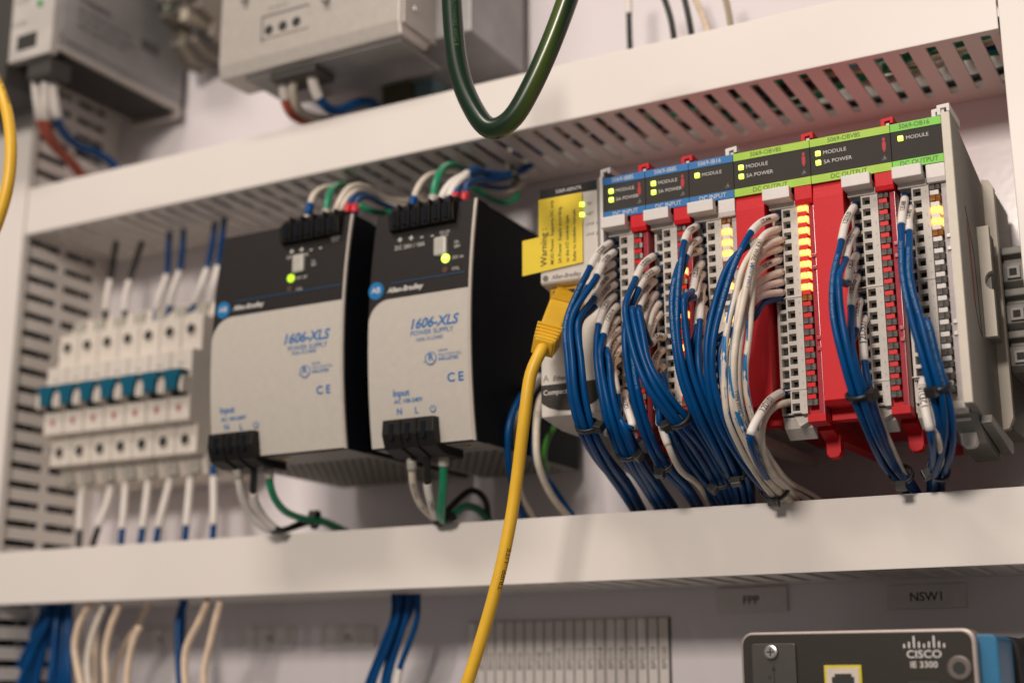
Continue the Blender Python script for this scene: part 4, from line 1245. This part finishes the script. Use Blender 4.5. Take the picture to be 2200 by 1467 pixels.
pw('white printed wire under the right power supply', [(882, 975, -116), (885, 994, -116), (887, 1036, -110), (903, 1082, -98), (938, 1116, -84), (965, 1140, -60)], 2.0, WWHITE, collars=[(3, 8, 2.6, FERR_C)], prints=[(20, '12AC100', 1.9, INKD, False, 0.1), (36, '12AC10', 1.9, INKD, False, 0.1)])
pw('black wire with white sleeve under the right power supply', [(916, 970, -116), (918, 990, -114), (918, 1040, -108), (929, 1087, -98), (941, 1117, -86), (970, 1142, -60)], 1.9, WBLACK, sleeves=[(17, 42, '12AC', False, 0.1)])
pw('green wire hanging straight under the right power supply', [(953, 970, -110), (953, 990, -110), (952, 1049, -104), (948, 1100, -96), (953, 1120, -84), (975, 1106, -74), (995, 1088, -64), (1022, 1090, -54), (1048, 1114, -44), (1060, 1140, -34)], 2.1, WGREEN, collars=[(2, 7, 2.7, FERR_C)])
pw('black wire looping up behind the green wire under the right power supply', [(940, 1116, -82), (960, 1098, -76), (985, 1072, -68), (1018, 1050, -60), (1043, 1072, -54), (1049, 1112, -44), (1052, 1140, -34)], 1.7, WBLACK)
cable_tie('black cable tie on the wires under the right power supply', at(953, 1114, -84), (0.2, 0.5, -0.85), 5.0, 4.2, head_dir=2.6)
# behind the adapter
GA = 'wires hanging behind the yellow cable'
pw('blue wire bowing left behind the yellow cable', [(1168, 800, -50), (1140, 828, -70), (1117, 857, -86), (1095, 908, -92), (1091, 978, -90), (1103, 1048, -78), (1122, 1100, -60), (1135, 1130, -50)], 1.9, WBLUE, sleeves=[(8, 26, '', False, 0)], group=GA)
pw('white wire bowing left just right of the outer blue wire', [(1172, 805, -48), (1148, 828, -64), (1118, 890, -80), (1107, 975, -82), (1117, 1058, -70), (1145, 1112, -50)], 1.8, WWHITE, group=GA)
pw('white printed wire in front of the gap under the adapter', [(1185, 830, -50), (1160, 862, -72), (1152, 930, -84), (1155, 990, -84), (1180, 1056, -70), (1218, 1106, -50), (1240, 1130, -40)], 1.9, WWHITE, prints=[(38, '12D', 1.9, INKD, False, 0.1)], group=GA)
pw('blue wire slanting down under the adapter', [(1150, 900, -60), (1146, 960, -66), (1158, 1005, -66), (1186, 1044, -58), (1228, 1106, -46), (1245, 1130, -40)], 1.8, WBLUE, group=GA)
pw('short green wire under the adapter', [(1192, 915, -60), (1178, 935, -62), (1169, 975, -60), (1176, 1010, -40)], 1.6, mat('wire_lime', (0.06, 0.24, 0.03), 0.4), group=GA)

# ------------------------------------------------------------------ wires at the breakers
GB = 'wires at the circuit breakers'
for i, (nm, m_, P) in enumerate([('leftmost black', WBLACK, [(250, 520, -44), (243, 560, -48), (237, 600, -51), (230, 640, -52), (226, 690, -50)]),
                                 ('right of the two black', WBLACK, [(305, 520, -44), (292, 560, -48), (279, 600, -51), (270, 640, -52), (268, 690, -50)]),
                                 ('leftmost blue', WBLUE, [(364, 500, -42), (362, 545, -46), (359, 590, -50), (342, 640, -54), (332, 690, -50)]),
                                 ('second blue', WBLUE, [(394, 495, -42), (392, 535, -46), (387, 580, -50), (370, 630, -54), (362, 680, -50)]),
                                 ('third blue', WBLUE, [(462, 480, -42), (456, 525, -46), (446, 575, -50), (430, 620, -54), (410, 675, -50)]),
                                 ('rightmost blue', WBLUE, [(482, 470, -42), (477, 515, -46), (470, 565, -50), (460, 610, -54), (450, 680, -46)])]):
    pts = [at(*p) for p in P]
    Lg = sum((pts[k + 1] - pts[k]).length for k in range(4))
    wire('breaker_wire', nm + ' wire with white sleeve above the circuit breakers', 'wire', pts, 1.9, m_, GB, sleeves=[(Lg * 0.52, Lg * 0.88, '', False, 0)])
for i, (nm, m_, P) in enumerate([('leftmost', WBLACK, [(185, 1020, -46), (176, 1068, -46), (171, 1140, -46), (168, 1190, -46)]), ('second', WBLACK, [(243, 1020, -46), (234, 1068, -48), (211, 1133, -50), (198, 1175, -48)]),
                                 ('third', WBLUE, [(272, 1010, -46), (269, 1055, -48), (263, 1133, -50), (258, 1190, -48)]), ('fourth', WBLUE, [(322, 1005, -46), (317, 1050, -48), (306, 1136, -50), (298, 1190, -48)]),
                                 ('fifth', WBLUE, [(374, 1000, -46), (362, 1045, -48), (340, 1133, -50), (332, 1190, -48)]), ('sixth', WBLUE, [(412, 1000, -46), (408, 1041, -48), (400, 1133, -50), (395, 1185, -48)]),
                                 ('seventh', WBLUE, [(458, 1000, -46), (459, 1038, -48), (459, 1128, -50), (454, 1185, -48)])]):
    pts = [at(*p) for p in P]
    Lg = sum((pts[k + 1] - pts[k]).length for k in range(3))
    wire('breaker_wire', nm + ' sleeved wire from the left under the circuit breakers', 'wire', pts, 2.0, m_, GB, sleeves=[(Lg * 0.14, Lg * 0.70, '', False, 0)])

# ------------------------------------------------------------------ cables lying in the upper duct
GD = 'cables lying inside the upper duct'
random.seed(11)
spec = [('green', WGREEN), ('white', WWHITE), ('green', WGREEN), ('tan', WTAN), ('black', WBLACK), ('blue', WBLUE), ('green', WGREEN), ('white', WWHITE), ('green', WGREEN), ('black', WBLACK)]
for i, (nm, m_) in enumerate(spec):
    y0 = -70 + i * 5.6
    pts = []
    x = -600 + random.uniform(0, 200)
    while x < -86:
        pts.append((x, max(-73, min(-10, y0 + random.uniform(-9, 9))), 300 + random.uniform(-2.2, 8)))
        x += random.uniform(35, 60)
    pts.append((-80, y0, 300))
    wire('duct_cable', nm + ' cable seen through the slots of the upper duct, %s from the front' % ORD[i], 'wire', pts, random.uniform(1.6, 2.4), m_, GD, k=8)
wire('duct_cable', 'bright green cable coming out at the right end of the upper duct', 'wire', [(-160, -40, 300), (-120, -60, 299), (-98, -72, 297), (-88, -66, 300), (-60, -50, 310)], 2.6, WGREEN, GD)
for x in (-640, -560, -470, -380):  # dark filler cables, added so the left slots look dark inside
    wire('duct_cable', 'dark cable added to darken the upper duct slots above %s' % {-640: 'the breakers', -560: 'the end bracket', -470: 'the left power supply', -380: 'the right power supply'}[x], 'wire',
         [(x, -60, 300), (x + 60, -45, 302), (x + 120, -30, 300), (x + 190, -40, 301)], 2.0, [WBLACK, WBLUE, WBLACK, WBLUE][(x // 10) % 4], GD, k=8)

GV = 'cables added inside the left vertical duct to darken its slots'
random.seed(5)
for i in range(7):  # added filler that makes the duct interior read dark
    y0 = -70 + i * 9.5
    xx = -716 - (i % 3) * 4
    pts = [(xx + random.uniform(-3, 3), max(-74, min(-8, y0 + random.uniform(-4, 4))), z) for z in range(-120, 640, 60)]
    wire('duct_cable', '%s cable added to darken the slots of the left duct, %s from the front' % ('blue' if i == 3 else 'black', ORD[i]), 'wire', pts, 4.2, [WBLACK, WBLUE][1 if i == 3 else 0], GV, k=8)

# ------------------------------------------------------------------ upper row of devices
t = thing('servo_drive', 'blurred grey metal box with vented underside at the top left', 'grey device', (-687, -8, 389.7), 'grey boxes above the upper duct')
obj('front_face', MB().box(-686.5, -644.5, -128, -122, 390.2, 560), mat('device_front', (0.52, 0.49, 0.46), 0.45, var=0.12, nscale=40), t, bevel=0.8)
obj('housing', MB().box(-686.8, -644.3, -122, -8, 396, 560), DEVS, t, bevel=0.5)
obj('lower_rim', MB().prism([(-8, 389.7), (-12, 389.7), (-12, 394), (-122, 394), (-122, 397.5), (-8, 397.5)], 'x', -686.8, -643.4), DEVG, t)
obj('side_cover', MB().prism([(-121, 407), (-118, 403), (-8, 403), (-8, 560), (-121, 560)], 'x', -644.3, -643.2), DEVS, t, bevel=0.3)
vb = MB()
for yy in range(-112, -14, 8):
    for xx in range(-682, -650, 6):
        vb.box(xx, xx + 4, yy, yy + 5.4, 393.2, 394.2)
obj('vent_slots', vb, DEVD, t, kind='stuff')
obj('vent_panel', MB().box(-685, -646, -118, -12, 393.9, 396), DEVD, t)
fy_ = -128.6
lettering([('X101', (-679, -128.1, 430), 4, {}), ('X109', (-681, -128.1, 414), 4, {})], INKD, t)
a = at(57, 90, -128)
obj('display', MB().box(a.x - 8, a.x + 9, -128.7, -127, a.z - 5, a.z + 5), HOLE, t, bevel=0.3)
a = at(87, 8, -128)
obj('status_led', MB().cyl((a.x, -128.9, a.z), (0, 1, 0), 2.2, 1, 16), mat('lamp_green_dull', (0.02, 0.30, 0.08), 0.4), t)
# printing on the flank
sm = dict(right=(0, 1, 0), up=(0, 0, 1))
xs_ = -643.1
lettering([('WARNING', (xs_, -108, 434), 4.0, dict(sm, bold=True)), ('Risk of electric shock. Wait', (xs_, -108, 427), 3.0, sm), ('10 min. after removing power', (xs_, -108, 421.5), 3.0, sm), ('before opening the cover.', (xs_, -108, 416), 3.0, sm),
           ('IIIIII', (xs_, -50, 425), 8.0, dict(sm, bold=True)), ('III', (xs_, -88, 470), 7.0, dict(sm, bold=True))], INK, t)
# plug below with wires
t = thing('plug_connector', 'dark wiring plug under the grey box at the top left', 'connector', (-672, -110, 380), 'connectors of the upper devices')
obj('body', MB().box(-668, -648, -124, -106, 378, 390), DEVD, t, bevel=0.8)
GU = 'wires of the upper devices'
pu = lambda label, P, r, m_, sl=(), co=(): wire('device_wire', label, 'wire', [at(*p) for p in P], r, m_, GU, sleeves=sl, collars=co)
pu('white sleeved red wire, leftmost under the top left box', [(78, 150, -116), (78, 190, -114), (84, 240, -108), (92, 280, -96), (120, 320, -75), (150, 350, -55), (178, 385, -40)], 2.7, WRED, [(8, 32, '', False, 0)])
pu('white sleeved red wire, second under the top left box', [(97, 150, -116), (97, 190, -114), (99, 240, -108), (103, 280, -96), (130, 322, -75), (158, 350, -55), (185, 388, -40)], 2.7, WRED, [(8, 32, '', False, 0)])
pu('white sleeved blue wire under the top left box', [(112, 150, -112), (113, 190, -110), (122, 245, -104), (130, 275, -94), (165, 312, -74), (210, 330, -56), (240, 350, -44), (260, 380, -36)], 2.9, WBLUE, [(8, 31, '', False, 0)])
# pile of terminal blocks
t = thing('terminal_block_stack', 'brownish grey stack of rail terminal blocks right of the top left box', 'terminal blocks', (-640, -8, 410), 'grey boxes above the upper duct')
TBG = mat('block_taupe', (0.27, 0.235, 0.19), 0.5); TBG2 = mat('block_taupe_dark', (0.13, 0.115, 0.095), 0.5)
for i in range(6):
    xa = -629 + i * 6.2
    o = obj('terminal', MB().prism([(-8, 420 + i), (-24, 417 + i * 2), (-38, 428), (-34, 440), (-50, 444), (-54, 458), (-44, 464), (-50, 476), (-34, 488), (-38, 506), (-8, 526)], 'x', xa, xa + 5.6), TBG if i % 2 else TBG2, t, bevel=0.6)
    obj('clamp_opening', MB().box(xa + 1.5, xa + 4.2, -54.6, -50, 448, 454), HOLE, o)
rs = random.Random(3)
cols_ = [mat('clamp_dark_brown', (0.06, 0.052, 0.04), 0.5), mat('clamp_buff', (0.42, 0.37, 0.29), 0.5), TBG, mat('clamp_green_grey', (0.17, 0.19, 0.15), 0.5), DEVD]
for i in range(26):
    xa = -630 + rs.uniform(0, 31); za = 424 + rs.uniform(0, 95); ya = -40 - rs.uniform(4, 18)
    obj('clamp', MB().box(xa, xa + rs.uniform(3, 7), ya, -32, za, za + rs.uniform(3, 10)), cols_[rs.randrange(5)], t, bevel=0.6)
t = thing('device_edge', 'dark upright device edge at the extreme top left corner', 'device', (-720, -8, 390), 'grey boxes above the upper duct')
a = at(8, 180, -130)
obj('body', MB().box(-760, a.x, -130, -90, a.z, 560), DEVD, t, bevel=1)

# second box
t = thing('power_module', 'wide grey metal box with three round holes at the top centre', 'grey device', (-521, -8, 350), 'grey boxes above the upper duct')
obj('front_cover', MB().prism([(-110, 359), (-110, 470), (-74, 470), (-74, 361), (-76, 358), (-78, 357.5), (-82, 352), (-108, 351)], 'x', -521, -392), DEVG, t, bevel=1.0)
obj('side_bracket', MB().box(-392, -390.6, -108, -74, 358, 470), DEVG, t, bevel=0.5)
obj('screw', MB().cyl((-389.9, -96, 371), (-1, 0, 0), 2.2, 1.2, 16), STEEL, t, bevel=0.3)
obj('rear_body', MB().box(-508, -367.5, -74, -10, 362, 470), DEVS, t, bevel=1.0)
obj('underside_plate', MB().box(-505, -396, -104, -60, 349.6, 351.6), DEVS, t, bevel=0.4)
a = at(575, 50, -110); b = at(650, 65, -110)
obj('socket_plate', MB().box(a.x - 3, b.x + 4, -110.7, -109, 369, 383), DEVG, t, bevel=0.3)
for px, py in ((577, 65), (607, 56), (636, 47)):
    q = at(px, py, -111)
    obj('socket_hole', MB().cyl((q.x, -111.0, q.z), (0, 1, 0), 3.0, 2, 18), HOLE, t)
obj('plate_outline', MB().box(a.x - 3.6, b.x + 4, -110.9, -110, 382.6, 383.8).box(a.x - 3.9, a.x - 2.9, -110.9, -110, 368, 383.8), INKD, t)
lettering([('X5 X6 X7', (a.x, -110.1, 387), 2.4, {})], INKD, t)
for px, py in ((524, 4), (698, 5)):
    q = at(px, py, -112)
    obj('cover_pin', MB().tube([Vector((q.x, -112.5, q.z)), Vector((q.x, -112.5, q.z + 20))], 2.2, 14), mat('pin_white', (0.75, 0.71, 0.68), 0.4), t)
t = thing('plug_connector', 'dark wiring plug under the grey box at the top centre', 'connector', (-480, -100, 345), 'connectors of the upper devices')
q = at(600, 132, -96); q2 = at(695, 112, -96)
obj('body', MB().box(q.x, q2.x, -104, -84, 345, 350.5), DEVD, t, bevel=0.8)
pu('white sleeved red wire under the top centre box', [(611, 128, -98), (611, 150, -98), (610, 200, -92), (618, 235, -84), (640, 256, -72), (668, 262, -60), (700, 262, -40)], 2.7, WRED, [(4, 24, '', False, 0)])
pu('white wire, middle of three under the top centre box', [(636, 122, -98), (634, 145, -98), (629, 195, -92), (640, 235, -80), (670, 252, -66), (710, 256, -40)], 2.7, WWHITE)
pu('white sleeved blue wire under the top centre box', [(667, 115, -98), (668, 140, -98), (674, 185, -92), (692, 222, -84), (722, 240, -72), (755, 228, -62), (785, 218, -54), (808, 228, -44), (825, 260, -34)], 2.9, WBLUE, [(4, 27, '', False, 0)])
# far pieces behind
t = thing('relay_base', 'dark olive relay base behind the duct under the top centre box', 'relay', (-430, -8, 330), 'grey boxes above the upper duct')
a = at(848, 175, -20); b = at(905, 215, -20)
obj('body', MB().box(a.x, b.x, -34, -8, b.z - 10, a.z), mat('relay_olive', (0.10, 0.095, 0.06), 0.5), t, bevel=0.6)
obj('blue_cover', MB().box(b.x + 1, b.x + 15, -30, -8, b.z - 10, a.z - 2), mat('relay_blue_grey', (0.15, 0.24, 0.27), 0.5), t, bevel=0.6)
for i, (nm, m_, P) in enumerate([('short white and black', WBLACK, [(1352, -60, -40), (1351, 0, -42), (1352, 60, -44), (1355, 130, -44)]),
                                 ('left black', WBLACK, [(1405, -60, -50), (1428, 0, -50), (1441, 40, -48), (1452, 110, -44)]),
                                 ('right black', WBLACK, [(1455, -60, -50), (1471, 0, -50), (1480, 40, -48), (1490, 100, -44)]),
                                 ('left tan', WTAN, [(1470, -60, -34), (1492, -5, -36), (1508, 30, -38), (1528, 90, -40)]),
                                 ('right tan', mat('wire_olive', (0.33, 0.27, 0.17), 0.5), [(1545, -60, -40), (1558, -5, -40), (1566, 30, -42), (1574, 80, -42)])]):
    wire('device_wire', nm + ' wire at the top edge above the upper duct', 'wire', [at(*p) for p in P], 1.7 if i else 1.6, m_, GU, sleeves=[(2, 28, '', False, 0)] if i == 0 else ())

# ------------------------------------------------------------------ lower row
def plate(label, pa, pb, text, size, cat='label plate'):
    a = at(pa[0], pa[1], -2); b = at(pb[0], pb[1], -2)
    t = thing('label_plate', label, cat, (a.x, -1, b.z), 'engraved plates on the back panel')
    obj('plate', MB().box(a.x, b.x, -1.9, -0.1, b.z, a.z), PLATE, t, bevel=0.25)
    lettering([(text, ((a.x + b.x) / 2, -1.95, (a.z + b.z) / 2 - size / 2), size, {'align': 'c', 'bold': True})], INK, t)


plate('grey engraved plate reading NSW1', (1903, 1257), (2078, 1304), 'NSW1', 4.2)
plate('grey engraved plate reading FPP', (1538, 1264), (1692, 1312), 'FPP', 4.2)
plate('blurred grey plate just left of the thin blue bundle', (692, 1347), (803, 1392), 'TS', 3.8)
plate('blurred grey plate between the two blue bundles', (527, 1350), (631, 1394), 'TS', 3.8)
plate('blurred dark grey plate behind the white wires at lower left', (300, 1352), (385, 1396), 'TS', 3.8)
# numbered strips
A = at(1003, 1337, -2); B = at(1436, 1333, -2)
pit = (B.x - A.x) / 20
t = thing('label_rack', 'row of twenty narrow grey strips printed BPD1 to BPD20', 'label rack', (A.x, -1, -40))
for i in range(20):
    s_ = obj('label_strip', MB().box(A.x + pit * i + 0.4, A.x + pit * (i + 1) - 0.4, -2.1, -0.1, -40, A.z), mat('strip_grey', (0.72, 0.67, 0.63), 0.5, var=0.03), t, bevel=0.2)
    lettering([('BPD%d' % (i + 1), (A.x + pit * (i + 0.76), -2.16, at(1220, 1437, -2).z), 2.9, dict(right=(0, 0, 1), up=(-1, 0, 0), bold=True))], INKD, s_)
obj('backing', MB().box(A.x, B.x + 0.4, -0.9, -0.05, -40, A.z + 0.3), HOLE, t)

# ethernet switch
SY = -135.0
a = at(1590, 1358, SY); b = at(2095, 1351, SY)
x0, x1, zt = a.x, b.x, a.z
t = thing('ethernet_switch', 'charcoal network switch with light rim at the bottom right corner', 'network switch', (x0, -8, -70))


def rrect(xa, xb, za, zb_, r, n=6):
    p = []
    for cx, cz, a0 in ((xb - r, zb_ - r, 0), (xa + r, zb_ - r, 90), (xa + r, za + r, 180), (xb - r, za + r, 270)):
        for i in range(n + 1):
            an = math.radians(a0 + 90 * i / n)
            p.append((cx + r * math.cos(an), cz + r * math.sin(an)))
    return p


obj('rim', MB().prism(rrect(x0, x1, -70, zt, 5), 'y', SY + 0.2, SY + 14), SWE, t, bevel=0.8)
obj('face', MB().prism(rrect(x0 + 1.0, x1 - 1.6, -69, zt - 1.1, 4.2), 'y', SY - 0.15, SY + 5), SWB, t, bevel=0.3)
obj('rear_body', MB().box(x0 - 1.2, x1 - 3, SY + 14, -8, -68, zt - 1.5), SWB, t, bevel=1.5)
obj('blue_body', MB().prism(rrect(x1 - 8, x1 + 6.8, -69, zt - 2.2, 3), 'y', SY + 6, SY + 40), SWBL, t, bevel=0.6)
for i in range(8):
    y_ = SY + 41 + i * 3.4
    obj('cooling_fin', MB().prism(rrect(x1 - 8, x1 + 8.6, -68, zt - 2.0, 4), 'y', y_, y_ + 2.0), TBLK, t)
obj('fin_core', MB().prism(rrect(x1 - 8, x1 + 7.4, -68, zt - 3.0, 4), 'y', SY + 40, SY + 70), TBLK, t)
obj('outer_guard', MB().prism(rrect(x1 + 2, x1 + 12, -68, zt - 1.5, 5), 'y', SY + 70, -8), SWB, t, bevel=0.8)
a = at(1616, 1382, SY); b = at(1716, 1500, SY)
obj('port_cover', MB().prism(rrect(a.x, b.x, b.z, a.z, 1.2), 'y', SY - 1.4, SY), mat('cover_charcoal', (0.05, 0.045, 0.04), 0.4), t, bevel=0.4)
q = at(1657, 1400, SY - 1.5)
sc_ = obj('screw', MB().cyl((q.x, SY - 2.9, q.z), (0, 1, 0), 3.0, 1.6, 28), STEEL, t, bevel=0.9)
cr = MB().box(q.x - 1.6, q.x + 1.6, SY - 3.0, SY - 2.0, q.z - 0.3, q.z + 0.3).box(q.x - 0.3, q.x + 0.3, SY - 3.02, SY - 2.0, q.z - 1.6, q.z + 1.6)
obj('cross_recess', cr, HOLE, sc_)
a = at(1771, 1428, SY); b = at(1857, 1520, SY)
f = obj('port_frame', MB().box(a.x, b.x, SY - 1.0, SY, b.z, a.z), mat('port_yellow', (0.62, 0.52, 0.02), 0.4), t, bevel=0.3)
obj('port_metal', MB().box(a.x + 1.1, b.x - 1.1, SY - 1.3, SY, b.z, a.z - 1.1), mat('port_silver', (0.66, 0.58, 0.50), 0.35, 0.2), f)
obj('port_opening', MB().prism([(a.x + 3.2, a.z - 7), (a.x + 3.2, a.z - 4.6), (a.x + 4.4, a.z - 4.6), (a.x + 4.4, a.z - 3.4), (b.x - 4.0, a.z - 3.4), (b.x - 4.0, a.z - 4.6), (b.x - 3.0, a.z - 4.6), (b.x - 3.0, a.z - 20), (a.x + 3.2, a.z - 20)], 'y', SY - 1.5, SY), HOLE, f)
c = at(1985, 1381, SY)
bars = MB()
hs = [0.9, 1.7, 3.9, 1.7, 0.9, 1.7, 3.9, 1.7, 0.9]
for i, h in enumerate(hs):
    xx = c.x + (i - 4) * 1.92
    zz = c.z - 0.9
    bars.prism(rrect(xx - 0.36, xx + 0.36, zz - 0.9, zz - 0.9 + h + 0.8, 0.34, 3), 'y', SY - 0.22, SY)
for nm_, mb_ in (('logo_bars', bars),):
    o = obj(nm_, mb_, INKW, t)
d = at(1986, 1412, SY); e_ = at(1986, 1433, SY)
lettering([('CISCO', (d.x, SY - 0.25, d.z), 2.9, {'align': 'c', 'bold': True, 'sx': 1.12}), ('IE 3300', (e_.x, SY - 0.25, e_.z), 2.35, {'align': 'c', 'bold': True, 'sx': 1.05})], INKW, t)
q = at(2062, 1434, SY)
obj('screw_boss', MB().cyl((q.x, SY - 1.2, q.z), (0, 1, 0), 4.8, 2, 30), mat('switch_boss', (0.13, 0.11, 0.10), 0.4, 0.3), t, bevel=0.8)
obj('screw_hole', MB().cyl((q.x, SY - 1.5, q.z), (0, 1, 0), 2.4, 2, 24), HOLE, t)
q = at(1662, 1436, SY - 1.5)
us = MB().box(q.x - 0.25, q.x + 0.25, SY - 1.6, SY - 1.3, q.z - 12, q.z).prism([(q.x - 0.9, q.z - 0.4), (q.x + 0.9, q.z - 0.4), (q.x, q.z + 1.8)], 'y', SY - 1.6, SY - 1.3)
us.box(q.x - 2.4, q.x - 1.2, SY - 1.6, SY - 1.3, q.z - 4, q.z - 2.6)
obj('usb_symbol', us, HOLE, t)
q = at(1985, 1462, SY)
obj('slot_opening', MB().box(q.x - 6, q.x + 6, SY - 0.6, SY, q.z - 14, q.z), HOLE, t, bevel=0.3)
obj('side_clip', MB().box(x0 - 2.8, x0 - 1.0, SY + 12, SY + 30, zt - 14, zt - 4), TBLK, t, bevel=0.3)

# wires under the lower duct
GL = 'wires hanging below the lower duct'
pl = lambda label, P, r, m_, sl=(): wire('hanging_wire', label, 'wire', [at(*p) for p in P], r, m_, GL, sleeves=sl)
fan = [(95, 25), (112, 50), (118, 75), (125, 98), (135, 122), (145, 150), (150, 130)]
for i, (xt, xb_) in enumerate([(92, 8), (100, 22), (108, 40), (104, 58), (116, 75), (124, 108), (132, 120), (140, 132), (150, 146)]):
    pl('blue wire, %s from the left in the lower left blue fan' % ORD[i], [(xt, 1280, -40 - (i % 3) * 6), (xt - 1, 1320, -44 - (i % 3) * 6), ((xt * 0.45 + xb_ * 0.55), 1400, -46 - (i % 3) * 6), (xb_, 1480, -46 - (i % 3) * 6), (xb_ - 8, 1560, -46)], 2.4, WBLUE)
for i, P in enumerate([[(196, 1290), (170, 1340), (160, 1385), (168, 1440), (182, 1500)], [(228, 1290), (207, 1340), (192, 1390), (188, 1440), (196, 1500)], [(256, 1300), (238, 1345), (226, 1400), (228, 1450), (225, 1510)],
                       [(205, 1350), (205, 1385), (206, 1430), (205, 1470), (202, 1510)], [(320, 1295), (294, 1345), (262, 1395), (246, 1450), (244, 1510)], [(300, 1345), (286, 1375), (277, 1420), (272, 1460), (276, 1510)],
                       [(448, 1285), (430, 1330), (400, 1390), (396, 1430), (402, 1510)], [(474, 1290), (461, 1340), (448, 1395), (438, 1440), (442, 1510)]]):
    dim = i in (3, 4)
    pl('cream wire, %s from the left below the lower duct' % ORD[i], [(p[0], p[1], -72 if not dim else -40) for p in P], 2.1 if not dim else 1.8, WTAN if i != 1 else WSTR)
pl('blue wire, left of the pair beside the cream wires', [(400, 1280, -46), (384, 1330, -50), (384, 1400, -52), (390, 1500, -52)], 2.4, WBLUE)
pl('blue wire, right of the pair beside the cream wires', [(392, 1280, -44), (392, 1330, -44), (390, 1400, -44), (394, 1500, -44)], 2.0, WBLUE)
for i, (P, sl) in enumerate([([(846, 1275), (846, 1320), (820, 1390), (785, 1480), (775, 1520)], 0), ([(858, 1275), (856, 1320), (832, 1390), (802, 1465), (795, 1520)], 0), ([(868, 1275), (866, 1320), (845, 1380), (826, 1450), (818, 1520)], 0),
                             ([(880, 1275), (874, 1320), (856, 1380), (834, 1460), (830, 1520)], 0), ([(892, 1275), (884, 1310), (860, 1360), (838, 1430), (826, 1520)], 0), ([(898, 1275), (896, 1330), (874, 1395), (860, 1430), (848, 1500)], 1)]):
    pts = [(p[0], p[1], -44 - (i % 2) * 5) for p in P]
    pl('blue wire, %s from the left in the thin bundle left of the yellow cable' % ORD[i], pts, 1.6, WBLUE, [(42, 60, '', False, 0)] if sl else ())
